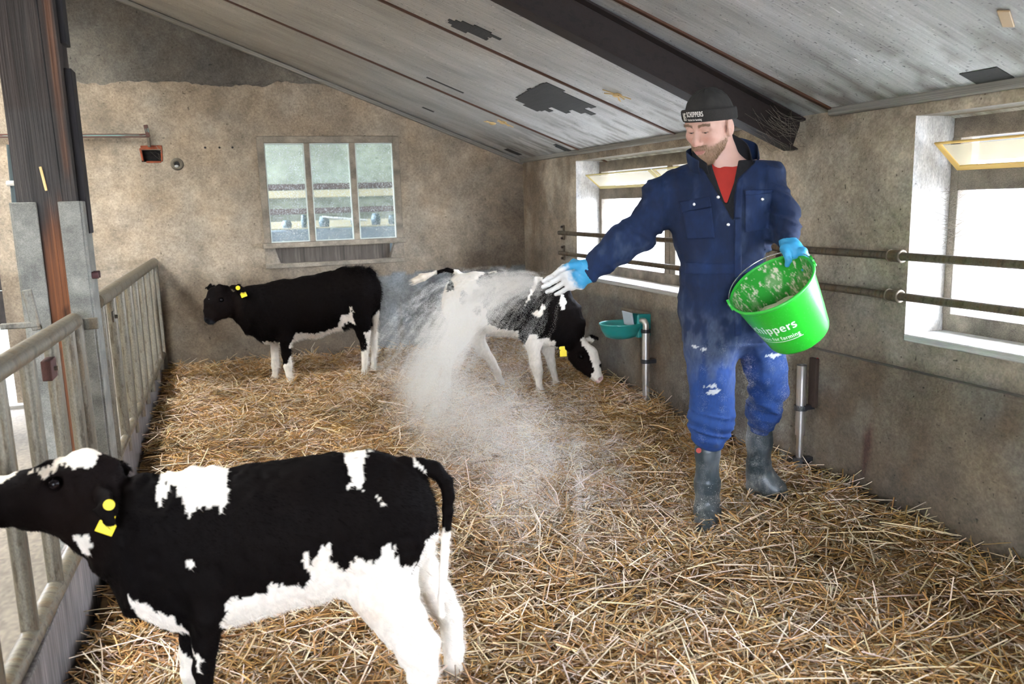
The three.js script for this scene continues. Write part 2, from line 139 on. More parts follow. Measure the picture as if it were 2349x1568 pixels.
const C3={trunk:[[-0.332,0.729,0,0.099,0.06],[-0.298,0.729,0,0.168,0.1],[-0.232,0.71,0,0.201,0.125],[-0.147,0.713,0,0.207,0.135],[-0.003,0.696,0,0.225,0.145],[0.132,0.682,0,0.223,0.14],[0.244,0.647,0,0.227,0.125],[0.327,0.599,0,0.239,0.11],[0.389,0.57,0,0.196,0.085]],neck:[[0.335,0.615,0,0.239,0.09],[0.418,0.561,0.02,0.189,0.075],[0.464,0.485,0.04,0.15,0.065],[0.509,0.399,0.06,0.1,0.06]],head:[[0.533,0.361,0.06,0.096,0.064],[0.594,0.298,0.08,0.103,0.074],[0.632,0.236,0.09,0.076,0.058],[0.649,0.201,0.1,0.051,0.046],[0.672,0.166,0.1,0.039,0.045],[0.688,0.149,0.1,0.033,0.034]],foreN:[[0.233,0.551,0.06,0.083,0.055],[0.226,0.407,0.07,0.055,0.044],[0.245,0.277,0.07,0.048,0.037],[0.257,0.217,0.07,0.039,0.036],[0.265,0.133,0.07,0.025,0.026],[0.272,0.079,0.07,0.026,0.025]],foreF:[[0.326,0.522,-0.06,0.073,0.055],[0.342,0.347,-0.07,0.049,0.04],[0.364,0.235,-0.07,0.033,0.034],[0.382,0.155,-0.07,0.024,0.027],[0.394,0.106,-0.07,0.025,0.025]],hindN:[[-0.228,0.782,0.05,0.096,0.085],[-0.225,0.649,0.06,0.104,0.08],[-0.261,0.53,0.07,0.097,0.062],[-0.334,0.419,0.08,0.076,0.044],[-0.359,0.355,0.08,0.057,0.036],[-0.375,0.28,0.08,0.038,0.03],[-0.378,0.172,0.08,0.03,0.027],[-0.378,0.109,0.08,0.028,0.026]],hindF:[[-0.18,0.663,-0.06,0.082,0.075],[-0.159,0.528,-0.07,0.078,0.06],[-0.163,0.431,-0.07,0.061,0.045],[-0.119,0.353,-0.07,0.045,0.036],[-0.066,0.278,-0.07,0.035,0.028],[-0.024,0.187,-0.07,0.028,0.026]]};
const C3P={ear:[[0.509,0.419,0.1],[0.467,0.428,0.13],[0.436,0.413,0.14]],earF:[[0.605,0.414,0.0],[0.654,0.419,-0.05],[0.7,0.411,-0.07]],eye:[0.557,0.325,0.15],eye2:[0.677,0.311,0.05],tag:[[0.435,0.415,0.152],[0.435,0.39,0.15]],tail:[[-0.261,0.896,0.0],[-0.284,0.921,0.0],[-0.347,0.938,0.0],[-0.423,0.925,0.0],[-0.497,0.9,0.0],[-0.567,0.872,0.0]],tuft:[[-0.46,0.914,0.0],[-0.521,0.892,0.0],[-0.583,0.863,0.0]],hoofF:[-0.013,0.11,-0.07],B:[[[-0.15,0.85],[-0.109,0.909],[-0.007,0.917],[0.002,0.989],[0.294,0.98],[0.771,0.694],[0.858,-0.022],[0.457,-0.009],[0.411,0.35],[0.379,0.419],[0.319,0.458],[0.291,0.459],[0.264,0.45],[0.247,0.491],[0.198,0.486],[0.188,0.444],[0.171,0.401],[0.13,0.455],[0.126,0.51],[0.011,0.529],[-0.082,0.563],[-0.085,0.645],[-0.109,0.722],[-0.112,0.828]],[[-0.238,0.81],[-0.215,0.78],[-0.223,0.725],[-0.248,0.702],[-0.265,0.733],[-0.257,0.787]],[[-0.172,0.808],[-0.118,0.813],[-0.115,0.728],[-0.164,0.718],[-0.18,0.754]],[[-0.158,0.705],[-0.122,0.692],[-0.13,0.638],[-0.161,0.632],[-0.175,0.663]],[[-0.349,0.88],[-0.308,0.855],[-0.304,0.813],[-0.347,0.796]]],W:[[[0.255,0.91],[0.32,0.893],[0.307,0.858],[0.277,0.847],[0.246,0.794],[0.209,0.735],[0.174,0.682],[0.187,0.724],[0.229,0.818],[0.257,0.877]],[[0.221,0.629],[0.273,0.654],[0.291,0.69],[0.324,0.689],[0.303,0.648],[0.283,0.6],[0.254,0.613]],[[0.425,0.776],[0.466,0.709],[0.456,0.679],[0.456,0.643],[0.432,0.656],[0.412,0.695],[0.43,0.725]],[[0.552,0.439],[0.594,0.468],[0.696,0.379],[0.714,0.314],[0.677,0.25],[0.746,0.164],[0.669,0.088],[0.615,0.159],[0.621,0.196],[0.646,0.22],[0.623,0.301],[0.581,0.383]],[[-0.021,0.856],[0.015,0.849],[0.038,0.836],[0.008,0.819],[-0.011,0.778],[-0.016,0.814]]]};
// ---------------------------------------------------------------- surface textures
const plasterT = tex(1024, 1024, (u, v) => {
  const a = ft(u, v, 6, 6, 11, 5), g = vt(u * 330, v * 330, 330, 330, 21), g2 = vt(u * 150, v * 150, 150, 150, 22), b = ft(u, v, 26, 26, 31, 3);
  let t = 0.84 + (a - 0.5) * 0.26 + (g - 0.5) * 0.13 + (g2 - 0.5) * 0.12 + (b - 0.5) * 0.2;
  const sp = vt(u * 120 + 0.4, v * 120, 120, 120, 77); if (sp > 0.955) t -= (sp - 0.955) * 9;
  const lp = vt(u * 90, v * 90 + 0.3, 90, 90, 78); if (lp > 0.965) t += (lp - 0.965) * 5;
  const w = ft(u, v, 9, 9, 41, 3) - 0.5;
  return [t * 232, t * (228 + w * 14), t * (221 + w * 30)];
});
const plasterB = tex(1024, 1024, (u, v) => { const sp = vt(u * 120 + 0.4, v * 120, 120, 120, 77); return clamp(0.5 + (ft(u, v, 8, 8, 11, 6) - 0.5) * 0.9 + (vt(u * 330, v * 330, 330, 330, 21) - 0.5) * 0.16 - (sp > 0.95 ? (sp - 0.95) * 8 : 0), 0, 1); }, false);
const ceilT = tex(1024, 1024, (u, v) => {            // v runs down the slope: long streaks
  const s = vt(u * 300, v * 7, 300, 7, 5) * 0.6 + vt(u * 150, v * 12, 150, 12, 6) * 0.4, c = ft(u, v, 7, 4, 15, 5), g = vt(u * 380, v * 380, 380, 380, 25);
  let t = 0.87 + (s - 0.5) * 0.15 + (c - 0.5) * 0.17 + (g - 0.5) * 0.06;
  const wm = ft(u, v, 9, 6, 61, 3), ws = vt(u * 340, v * 40, 340, 40, 65); if (wm > 0.55 && ws > 0.8) t += (ws - 0.8) * 1.3 * sstep(0.55, 0.65, wm);
  const m = ft(u, v, 5, 5, 55, 3), sp = vt(u * 150, v * 150, 150, 150, 57); if (sp > 0.94 - m * 0.04) t -= 0.3 * sstep(0.9, 0.97, sp);
  return [t * 230, t * 230, t * 226];
});
const concT = tex(512, 512, (u, v) => { const t = 0.78 + (ft(u, v, 6, 6, 91, 6) - 0.5) * 0.5 + (vt(u * 200, v * 200, 200, 200, 92) - 0.5) * 0.2; return [t * 220, t * 214, t * 204]; });
const woodT = tex(512, 1024, (u, v) => { const w = ft(u, v, 3, 2, 9, 3), g = vt((u + w * 0.03) * 90, v * 6, 90, 6, 3) * 0.6 + vt((u + w * 0.02) * 200, v * 14, 200, 14, 4) * 0.4, k = ft(u, v, 14, 5, 7, 4); const t = 0.72 + (g - 0.5) * 0.36 + (k - 0.5) * 0.42; return [t * 235, t * 226, t * 220]; });
const rustT = tex(512, 512, (u, v) => {              // galvanised steel gone dull, with rust and muck
  const a = ft(u, v, 9, 5, 101, 5), b = ft(u, v, 40, 6, 102, 4), g = vt(u * 200, v * 200, 200, 200, 103), r = sstep(0.5, 0.72, a * 0.45 + b * 0.55), d = sstep(0.56, 0.72, ft(u, v, 22, 14, 105, 4));
  let c = mix3([168, 164, 152], [146, 126, 98], r * 0.8); c = mix3(c, [104, 92, 76], d * 0.55); const q = 0.9 + (g - 0.5) * 0.2 + (b - 0.5) * 0.25; return mul3(c, q);
});
const rustR = tex(512, 512, (u, v) => clamp(0.5 + (ft(u, v, 5, 5, 101, 5) - 0.5) * 0.8, 0.2, 0.95), false);
const paneT = tex(512, 512, (u, v) => {              // dried splashes and dust spots on old glass: white = clear
  const s = vt(u * 170, v * 170, 170, 170, 201), s2 = vt(u * 75, v * 75, 75, 75, 202), m = ft(u, v, 4, 4, 203, 4), st = vt(u * 120, v * 6, 120, 6, 205);
  let t = 0.9 - sstep(0.45, 0.8, m) * 0.14; if (s > 0.73 - m * 0.1) t -= (s - 0.66) * 1.7; if (s2 > 0.86) t -= (s2 - 0.86) * 3; if (st > 0.9) t -= (st - 0.9) * 1.5; return clamp(t, 0.1, 1);
}, false);

// ---------------------------------------------------------------- the shell of the barn
const XW = 2.63, ZB = -7.06, XF = 2.827, XL = -4.2, ZF = 4.2, EAVE = 1.75, SL = 0.388, TH = Math.atan(SL);
const roofY = (x) => EAVE + SL * (XW - x);
// a face in the plane of two directions with holes, dense enough to carry colour by the vertex
function face(origin, du, dv, u0, u1, v0, v1, step, holes, colour, top) {
  const cuts = (a, b, list) => { const c = new Set([a, b]); const n = Math.ceil((b - a) / step); for (let i = 0; i <= n; i++) c.add(a + ((b - a) * i) / n); list.forEach((x) => x > a && x < b && c.add(x)); const s = [...c].sort((x, y) => x - y); return s.filter((x, i) => i === 0 || x - s[i - 1] > 1e-5 || list.includes(x)); };
  const U = cuts(u0, u1, holes.flatMap((h) => [h[0], h[1]])), Vv = cuts(v0, v1, holes.flatMap((h) => [h[2], h[3]]));
  const pos = [], uv = [], col = [], idx = [], n = V3(...du).cross(V3(...dv)).normalize(), nor = [];
  for (const v of Vv) for (const u of U) { const vv = top ? Math.min(v, top(u)) : v; pos.push(origin[0] + du[0] * u + dv[0] * vv, origin[1] + du[1] * u + dv[1] * vv, origin[2] + du[2] * u + dv[2] * vv); uv.push(u, vv); nor.push(n.x, n.y, n.z); if (colour) col.push(...colour(u, vv)); }
  for (let j = 0; j + 1 < Vv.length; j++) for (let i = 0; i + 1 < U.length; i++) {
    const cu = (U[i] + U[i + 1]) / 2, cv = (Vv[j] + Vv[j + 1]) / 2; if (holes.some((h) => cu > h[0] && cu < h[1] && cv > h[2] && cv < h[3])) continue;
    if (top && Vv[j] >= Math.max(top(U[i]), top(U[i + 1]))) continue;
    const a = j * U.length + i, b = a + 1, c = a + U.length, d = c + 1; idx.push(a, b, d, a, d, c);
  }
  const g = new THREE.BufferGeometry(); g.setAttribute('position', new THREE.Float32BufferAttribute(pos, 3)); g.setAttribute('normal', new THREE.Float32BufferAttribute(nor, 3)); g.setAttribute('uv', new THREE.Float32BufferAttribute(uv, 2)); if (colour) g.setAttribute('color', new THREE.Float32BufferAttribute(col, 3)); g.setIndex(idx); return g;
}
const plasterM = std({ map: rep(plasterT, 0.55, 0.55), bumpMap: rep(plasterB, 0.55, 0.55), bumpScale: 0.012, vertexColors: true, roughness: 0.92 });
const plasterPlain = std({ map: rep(plasterT, 0.55, 0.55), bumpMap: rep(plasterB, 0.55, 0.55), bumpScale: 0.012, color: lin(0.36, 0.33, 0.285), roughness: 0.92 });
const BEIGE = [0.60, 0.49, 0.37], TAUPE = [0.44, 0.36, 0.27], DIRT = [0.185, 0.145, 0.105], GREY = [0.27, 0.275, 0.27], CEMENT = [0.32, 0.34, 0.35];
// back wall colour: pale plaster, muck splashed up from the bedding, browner towards the right corner, a grey cement dado
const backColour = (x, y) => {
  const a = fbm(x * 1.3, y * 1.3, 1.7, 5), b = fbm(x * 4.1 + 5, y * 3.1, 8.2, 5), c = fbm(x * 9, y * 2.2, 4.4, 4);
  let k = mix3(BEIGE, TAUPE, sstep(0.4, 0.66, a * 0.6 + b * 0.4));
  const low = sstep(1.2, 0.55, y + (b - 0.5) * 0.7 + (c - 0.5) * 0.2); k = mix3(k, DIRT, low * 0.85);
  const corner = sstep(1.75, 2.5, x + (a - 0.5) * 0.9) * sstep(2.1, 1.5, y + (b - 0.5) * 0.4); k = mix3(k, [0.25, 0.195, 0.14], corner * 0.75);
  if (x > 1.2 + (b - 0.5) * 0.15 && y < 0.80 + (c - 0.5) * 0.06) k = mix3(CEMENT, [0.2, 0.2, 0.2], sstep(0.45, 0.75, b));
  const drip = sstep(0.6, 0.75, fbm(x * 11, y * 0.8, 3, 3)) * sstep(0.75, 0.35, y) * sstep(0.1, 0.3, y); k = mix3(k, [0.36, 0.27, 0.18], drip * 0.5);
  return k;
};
const upperColour = (x, y) => { const a = fbm(x * 1.1 + 3, y * 1.6, 2.2, 5), b = fbm(x * 5, y * 5, 7, 4); return mul3(mix3([0.33, 0.30, 0.25], [0.205, 0.185, 0.16], sstep(0.38, 0.65, a * 0.7 + b * 0.3)), 1); };
const WIN = [0.35, 1.5, 0.92, 1.965], NICHE = [-0.515, -0.365, 1.775, 1.865], DOORW = [-3.1, -1.57, -0.1, 1.95];
const ragged = (x) => 2.375 + (fbm(x * 3.3, 1, 1, 5) - 0.5) * 0.11 + (vn(x * 31, 2, 2) - 0.5) * 0.02;
{
  const wb = thing('wall_back', undefined, undefined, [0, 0, 0], 0, undefined, 'structure');
  const holes = [WIN, DOORW, NICHE];
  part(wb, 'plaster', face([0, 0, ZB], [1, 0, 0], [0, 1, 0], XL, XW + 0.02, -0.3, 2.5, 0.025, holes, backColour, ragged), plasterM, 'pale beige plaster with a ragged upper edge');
  // broken edge of the plaster, 2 cm thick
  const lip = []; const px = [], ix = [];
  for (let i = 0; i <= 400; i++) { const x = lerp(XL, XW, i / 400), y = ragged(x); px.push(x, y, ZB, x, y + 0.004, ZB - 0.022); if (i < 400) { const a = i * 2; ix.push(a, a + 2, a + 3, a, a + 3, a + 1); } }
  const lg = new THREE.BufferGeometry(); lg.setAttribute('position', new THREE.Float32BufferAttribute(px, 3)); lg.setIndex(ix); lg.computeVertexNormals(); part(wb, 'plaster_edge', lg, std({ color: lin(0.5, 0.44, 0.36) }));
  part(wb, 'upper_render', face([0, 0, ZB - 0.022], [1, 0, 0], [0, 1, 0], XL, XW + 0.3, 2.2, 4.7, 0.06, [], upperColour), plasterM, 'older grey render above the plaster');
  part(wb, 'outer_face', face([0, 0, ZB - 0.3], [-1, 0, 0], [0, 1, 0], -XW - 0.3, -XL, -0.3, 4.7, 0.5, [[-WIN[1], -WIN[0], WIN[2], WIN[3]], [-DOORW[1], -DOORW[0], DOORW[2], DOORW[3]]], null), plasterPlain);
  const rim = (h, d, zz = ZB) => merge([bake(new THREE.PlaneGeometry(d, h[3] - h[2]), ['y', Math.PI / 2], ['t', h[0], (h[2] + h[3]) / 2, zz - d / 2]), bake(new THREE.PlaneGeometry(d, h[3] - h[2]), ['y', -Math.PI / 2], ['t', h[1], (h[2] + h[3]) / 2, zz - d / 2]), bake(new THREE.PlaneGeometry(h[1] - h[0], d), ['x', -Math.PI / 2], ['t', (h[0] + h[1]) / 2, h[2], zz - d / 2]), bake(new THREE.PlaneGeometry(h[1] - h[0], d), ['x', Math.PI / 2], ['t', (h[0] + h[1]) / 2, h[3], zz - d / 2])]);
  part(wb, 'reveal', merge([rim(WIN, 0.3), rim(DOORW, 0.3)]), plasterPlain);
  // the knocked-out hole with bare bricks round it
  const brickM = std({ map: concT, color: lin(0.62, 0.16, 0.07), roughness: 0.95 }), dark = std({ color: lin(0.09, 0.075, 0.065), map: concT });
  part(wb, 'hole_back', bake(box(0.16, 0.1, 0.02), ['t', -0.44, 1.82, ZB - 0.16]), dark);
  part(wb, 'reveal', rim(NICHE, 0.16), dark);
  const brk = (w, h, x, y, rz, d = 0.05) => part(wb, 'brick', bake(box(w, h, d, 0.006), ['z', rz], ['t', x, y, ZB - d / 2 + 0.006]), brickM);
  brk(0.155, 0.032, -0.437, 1.884, 0.02); brk(0.014, 0.1, -0.512, 1.83, 0.12); brk(0.013, 0.105, -0.367, 1.83, -0.05); brk(0.11, 0.014, -0.43, 1.774, 0.0, 0.05);
  // the plugged pipe hole and three drilled holes
  const hole = (x, y, r, n) => part(wb, n, bake(new THREE.CylinderGeometry(r, r, 0.006, 18), ['x', Math.PI / 2], ['t', x, y, ZB - 0.001]), std({ color: lin(0.012, 0.01, 0.008) }));
  for (const x of [-0.045, 0.062, 0.16]) hole(x, 1.88, 0.0085, 'drilled_hole');
  part(wb, 'pipe_hole', bake(new THREE.TorusGeometry(0.035, 0.016, 8, 20), ['t', -0.262, 1.755, ZB - 0.006]), std({ color: lin(0.3, 0.26, 0.2), map: concT })); hole(-0.272, 1.752, 0.03, 'pipe_hole');
  part(wb, 'pebble', bake(new THREE.SphereGeometry(0.013, 10, 8), ['s', 1.3, 0.8, 0.6], ['t', -0.268, 1.738, ZB + 0.004]), std({ color: lin(0.42, 0.42, 0.4) }));
}
// right wall with three window openings, colours by position
const WZ = [[-5.89, -3.77], [-2.6, -0.48], [0.69, 2.81]], WY = [0.81, 1.683];
const rightColour = (u, y) => {         // u runs from the back corner towards the camera
  const z = u + ZB, a = fbm(z * 1.4 + 9, y * 1.4, 5.5, 5), b = fbm(z * 5 + 2, y * 3, 3.3, 5), c = fbm(z * 11, y * 7, 9.1, 4);
  let k = mix3([0.76, 0.65, 0.51], [0.52, 0.435, 0.33], sstep(0.4, 0.66, a * 0.5 + b * 0.5));
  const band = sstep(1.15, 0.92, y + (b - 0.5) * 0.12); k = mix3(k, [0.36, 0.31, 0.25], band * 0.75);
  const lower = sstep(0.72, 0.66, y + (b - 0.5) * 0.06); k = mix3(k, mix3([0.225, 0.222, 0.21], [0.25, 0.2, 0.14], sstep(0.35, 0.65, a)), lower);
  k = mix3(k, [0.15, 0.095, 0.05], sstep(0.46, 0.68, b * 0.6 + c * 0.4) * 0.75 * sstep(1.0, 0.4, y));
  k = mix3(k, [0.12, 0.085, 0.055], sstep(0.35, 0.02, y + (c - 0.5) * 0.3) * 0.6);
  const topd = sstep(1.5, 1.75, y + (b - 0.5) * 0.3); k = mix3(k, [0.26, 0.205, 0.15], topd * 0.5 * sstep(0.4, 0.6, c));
  if (z < -6.0) k = mix3(k, [0.3, 0.2, 0.12], 0.45 * sstep(0.35, 0.6, b) * sstep(0.5, 1.1, y));
  const rs = sstep(0.03, 0.012, Math.abs(z + 2.775 - (y - 0.3) * 0.1)) * sstep(0.42, 0.36, y) * sstep(0.12, 0.16, y) * sstep(0.3, 0.45, c); k = mix3(k, [0.1, 0.03, 0.02], rs * 0.8);
  return k;
};
{
  const wr = thing('wall_right', undefined, undefined, [0, 0, 0], 0, undefined, 'structure'), holes = WZ.map(([a, b]) => [a - ZB, b - ZB, ...WY]);
  part(wr, 'plaster', face([XW, 0, ZB], [0, 0, 1], [0, 1, 0], -0.02, ZF - ZB, -0.3, 1.8, 0.025, holes, rightColour).scale(1, 1, 1), plasterM);
  part(wr, 'outer_face', face([XW + 0.34, 0, ZB], [0, 0, 1], [0, 1, 0], -0.3, ZF - ZB + 0.3, -0.6, 1.9, 0.6, holes, null), plasterPlain);
  for (const [a, b] of WZ) {
    const m = (a + b) / 2, w = b - a, h = WY[1] - WY[0], d = 0.34, white = std({ map: rep(plasterT, 0.55, 0.55), color: lin(0.82, 0.81, 0.79), roughness: 0.9 });
    part(wr, 'reveal', merge([bake(new THREE.PlaneGeometry(d, h, 4, 4), ['t', XW + d / 2, (WY[0] + WY[1]) / 2, a]), bake(new THREE.PlaneGeometry(d, h, 4, 4), ['y', Math.PI], ['t', XW + d / 2, (WY[0] + WY[1]) / 2, b])]), white, 'limewashed reveal');
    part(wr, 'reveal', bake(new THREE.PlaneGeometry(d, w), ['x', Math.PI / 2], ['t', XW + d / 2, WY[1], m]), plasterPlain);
    part(wr, 'sill', bake(box(d + 0.012, 0.03, w - 0.01, 0.008), ['t', XW + d / 2 - 0.006, WY[0] - 0.012, m]), white, 'white window sill');
  }
  // the ledge where the cement base of the wall stands proud
  part(wr, 'ledge', bake(box(0.012, 0.01, 3.28), ['t', XW, 0.665, -2.1]), plasterPlain);
}
for (const [n, g] of [
  ['wall_left', merge([box(0.25, 5, ZF - ZB + 0.6), ])], ]) { const m = part(scene, n, bake(g, ['t', XL - 0.12, 2.2, (ZF + ZB) / 2]), plasterPlain); m.userData.kind = 'structure'; }
{
  // the front wall behind the camera, with an unseen gateway opening added to let in fill light
  const o = [-3.0, -0.8, -0.3, 2.3], wf = part(scene, 'wall_front', merge([face([0, 0, ZF], [-1, 0, 0], [0, 1, 0], -XW - 0.3, -XL + 0.3, -0.3, 4.7, 0.8, [[-o[1], -o[0], o[2], o[3]]], null), face([0, 0, ZF + 0.25], [1, 0, 0], [0, 1, 0], XL - 0.3, XW + 0.3, -0.3, 4.7, 0.8, [o], null)]), plasterPlain); wf.userData.kind = 'structure';
  // floor of the feed passage and, under the straw, of the pen
  const fl = part(scene, 'floor', merge([bake(box(XW - XL + 0.4, 0.2, ZF - ZB + 0.4), ['t', (XW + XL) / 2, -0.15, (ZF + ZB) / 2])]), std({ map: rep(concT, 3, 3), color: lin(0.30, 0.26, 0.215), bumpMap: rep(concT, 3, 3), bumpScale: 0.004 })); fl.userData.kind = 'structure';
  const gr = part(scene, 'ground', merge([bake(new THREE.CircleGeometry(60, 48), ['x', -Math.PI / 2], ['t', 0, -0.35, 0])]), std({ map: rep(concT, 40, 40), color: lin(0.55, 0.56, 0.58) })); gr.userData.kind = 'structure';
}
// the ceiling: insulation boards between brown joint strips, each board its own part
const ceilG = thing('ceiling', undefined, undefined, [0, 0, 0], 0, undefined, 'structure');
const SEAMS = [ZB - 0.05, -5.76, -4.375, -3.055, -1.7, -0.35, 1.0, 2.35, ZF + 0.3];
const up = [-Math.cos(TH), Math.sin(TH), 0], SLEN = (XW + 0.35 - (XL - 0.3)) / Math.cos(TH), X0 = XW + 0.35;
const ceilPoint = (s, z, drop = 0) => [X0 + up[0] * s - Math.sin(TH) * drop, roofY(X0) + up[1] * s - Math.cos(TH) * drop, z];
const ceilColour = (s, z) => {
  const x = X0 + up[0] * s, a = fbm(x * 1.4, z * 1.1, 4, 5), b = fbm(x * 1.1 + 8, z * 7, 6, 4), k = sstep(0.4, 0.66, a * 0.5 + b * 0.5);
  let c = mix3([0.82, 0.83, 0.845], [0.64, 0.64, 0.63], k);
  const tan = sstep(1.9, 0.6, x + (a - 0.5) * 1.2) * sstep(-3.2, -4.2, z + (b - 0.5)); c = mix3(c, [0.53, 0.475, 0.395], tan * 0.75);  // warmer light away from the windows painted as tan, with some dust
  const gr = sstep(0.5, 0.62, fbm(x * 5, z * 34, 2, 4)) * sstep(1.95, 2.5, x); c = mix3(c, [0.24, 0.215, 0.18], gr * 0.7);
  return c;
};
const ceilM = std({ map: rep(ceilT, 0.75, 0.75), bumpMap: rep(ceilT, 0.75, 0.75), bumpScale: 0.003, vertexColors: true, roughness: 0.7 }), seamM = std({ map: rustT, color: lin(0.24, 0.095, 0.045), roughness: 0.6 });
// unseen roof light, added over the feed passage to brighten the back wall
const sOf = (x) => (X0 - x) / Math.cos(TH), LIGHTS = [[-6.2, -1.4, sOf(-1.9), sOf(-3.4)]];
for (let i = 0; i + 1 < SEAMS.length; i++) {
  const z0 = SEAMS[i] + 0.004, z1 = SEAMS[i + 1] - 0.004, far = SEAMS[i] > -1;
  const g = face(ceilPoint(0, 0), [0, 0, 1], up, z0, z1, 0, SLEN, far ? 0.5 : 0.04, LIGHTS, far ? () => [0.5, 0.5, 0.49] : (z, s) => ceilColour(s, z));
  part(ceilG, 'board', g, ceilM);
  if (i) part(ceilG, 'joint_strip', bake(box(SLEN, 0.014, 0.026, 0.004), ['z', Math.PI - TH], ['t', ...ceilPoint(SLEN / 2, SEAMS[i], 0.002)]), seamM);
}
const deck = (s0, s1, z0, z1) => bake(box(s1 - s0, 0.05, z1 - z0), ['z', Math.PI - TH], ['t', ...ceilPoint((s0 + s1) / 2, (z0 + z1) / 2, -0.035)]), [lz0, lz1, ls0, ls1] = LIGHTS[0];
part(ceilG, 'added_rooflight_pane', bake(new THREE.PlaneGeometry(ls1 - ls0, lz1 - lz0), ['x', Math.PI / 2], ['z', Math.PI - TH], ['t', ...ceilPoint((ls0 + ls1) / 2, (lz0 + lz1) / 2, -0.05)]), phys({ transmission: 1, thickness: 0, roughness: 0.02, color: lin(0.96, 0.9, 0.78) }));  // pane of the added roof light, tinted to warm what it lets in
part(ceilG, 'roof_deck', merge([deck(-0.3, ls0, ZB - 0.45, ZF + 0.45), deck(ls1, SLEN + 0.3, ZB - 0.45, ZF + 0.45), deck(ls0, ls1, ZB - 0.45, lz0), deck(ls0, ls1, lz1, ZF + 0.45)]), std({ color: lin(0.1, 0.1, 0.1) }));
{
  // places where the facing has come off in steps: bare dark board, as plates with stepped outlines
  const bareM = std({ map: rep(ceilT, 1, 1), color: lin(0.062, 0.062, 0.06), roughness: 0.9 });
  const bare = (pts) => {          // points (x, z) in plan
    const sh = new THREE.Shape(pts.map(([x, z]) => new THREE.Vector2((X0 - x) / Math.cos(TH), -z))), g = new THREE.ExtrudeGeometry(sh, { depth: 0.003, bevelEnabled: false });
    const m = new THREE.Matrix4().makeBasis(V3(...up), V3(0, 0, -1), V3(-Math.sin(TH), -Math.cos(TH), 0)); g.applyMatrix4(m); g.translate(X0, roofY(X0), 0); part(ceilG, 'bare_patch', g, bareM, 'dark patch where the facing has peeled off');
  };
  const steps = (rows) => { const l = [], r = []; for (const [z0, z1, xa, xb] of rows) { l.push([xa, z0], [xa, z1]); r.push([xb, z0], [xb, z1]); } return [...l, ...r.reverse()]; };
  bare(steps([[-4.285, -4.25, 1.22, 1.30], [-4.25, -4.215, 1.195, 1.40], [-4.215, -4.185, 1.185, 1.39], [-4.185, -4.155, 1.21, 1.40], [-4.155, -4.125, 1.235, 1.44], [-4.125, -4.1, 1.29, 1.38]]));
  bare(steps([[-5.2, -5.15, 1.95, 2.05], [-5.15, -5.09, 1.88, 2.06], [-5.09, -5.02, 1.86, 2.09], [-5.02, -4.95, 1.855, 2.05], [-4.95, -4.88, 1.85, 2.15], [-4.88, -4.81, 1.845, 2.13], [-4.81, -4.75, 1.83, 2.19], [-4.75, -4.68, 1.84, 2.23], [-4.68, -4.61, 1.835, 2.15], [-4.61, -4.54, 1.83, 2.165], [-4.54, -4.5, 1.835, 1.95]]));
  bare(steps([[-5.99, -5.95, 2.50, 2.585], [-5.95, -5.89, 2.47, 2.595]]));
  bare(steps([[-2.3, -2.2, 2.512, 2.6], [-2.2, -2.15, 2.512, 2.595]]));
  bare(steps([[-5.56, -5.535, 1.397, 1.65]])); bare(steps([[-6.565, -6.53, 1.604, 1.695]])); bare(steps([[-6.9, -6.8, 2.40, 2.53]]));
  // torn foil at the near end
  part(ceilG, 'torn_foil', bake(box(0.1, 0.006, 0.035), ['y', 0.5], ['z', -TH], ['t', 2.26, roofY(2.26) - 0.004, -1.915]), std({ color: lin(0.4, 0.27, 0.14), roughness: 0.5 }));
}
{
  // eaves trim along the right wall and the sloping trim on the back wall
  const white = std({ map: rep(concT, 2, 2), color: lin(0.52, 0.51, 0.48), roughness: 0.8 });
  const a = part(scene, 'trim_1', merge([bake(box(0.05, 0.04, 3.75, 0.012), ['t', XW - 0.012, 1.748, -5.18]), bake(box(0.05, 0.04, 7.1, 0.012), ['t', XW - 0.012, 1.748, 0.48])]), white); a.userData.kind = 'structure';
  const L = (XW - XL) / Math.cos(TH), b = part(scene, 'trim_2', bake(box(L, 0.035, 0.04, 0.01), ['z', -TH], ['t', (XW + XL) / 2, roofY((XW + XL) / 2) - 0.022, ZB + 0.012]), white); b.userData.kind = 'structure';
}
{
  // steel roof beam, dark brown: web and two flanges in one rolled section
  const s = new THREE.Shape(), h = 0.15, w = 0.046, t = 0.009, q = 0.005; [[-w, 0], [w, 0], [w, -t], [q, -t - 0.004], [q, -h + t + 0.004], [w, -h + t], [w, -h], [-w, -h], [-w, -h + t], [-q, -h + t + 0.004], [-q, -t - 0.004], [-w, -t]].forEach(([x, y], i) => (i ? s.lineTo(x, y) : s.moveTo(x, y)));
  const len = 6.6, g = new THREE.ExtrudeGeometry(s, { depth: len, bevelEnabled: false }); g.rotateY(-Math.PI / 2); g.rotateY(0.075); g.rotateZ(-TH); g.translate(2.64, roofY(2.64) - 0.012, -3.3);
  const b = part(scene, 'beam', g, std({ map: rep(rustT, 3, 3), color: lin(0.055, 0.031, 0.026), roughness: 0.75 })); b.userData.kind = 'structure'; b.userData.label = 'dark brown steel beam running down the roof slope to the wall';
}
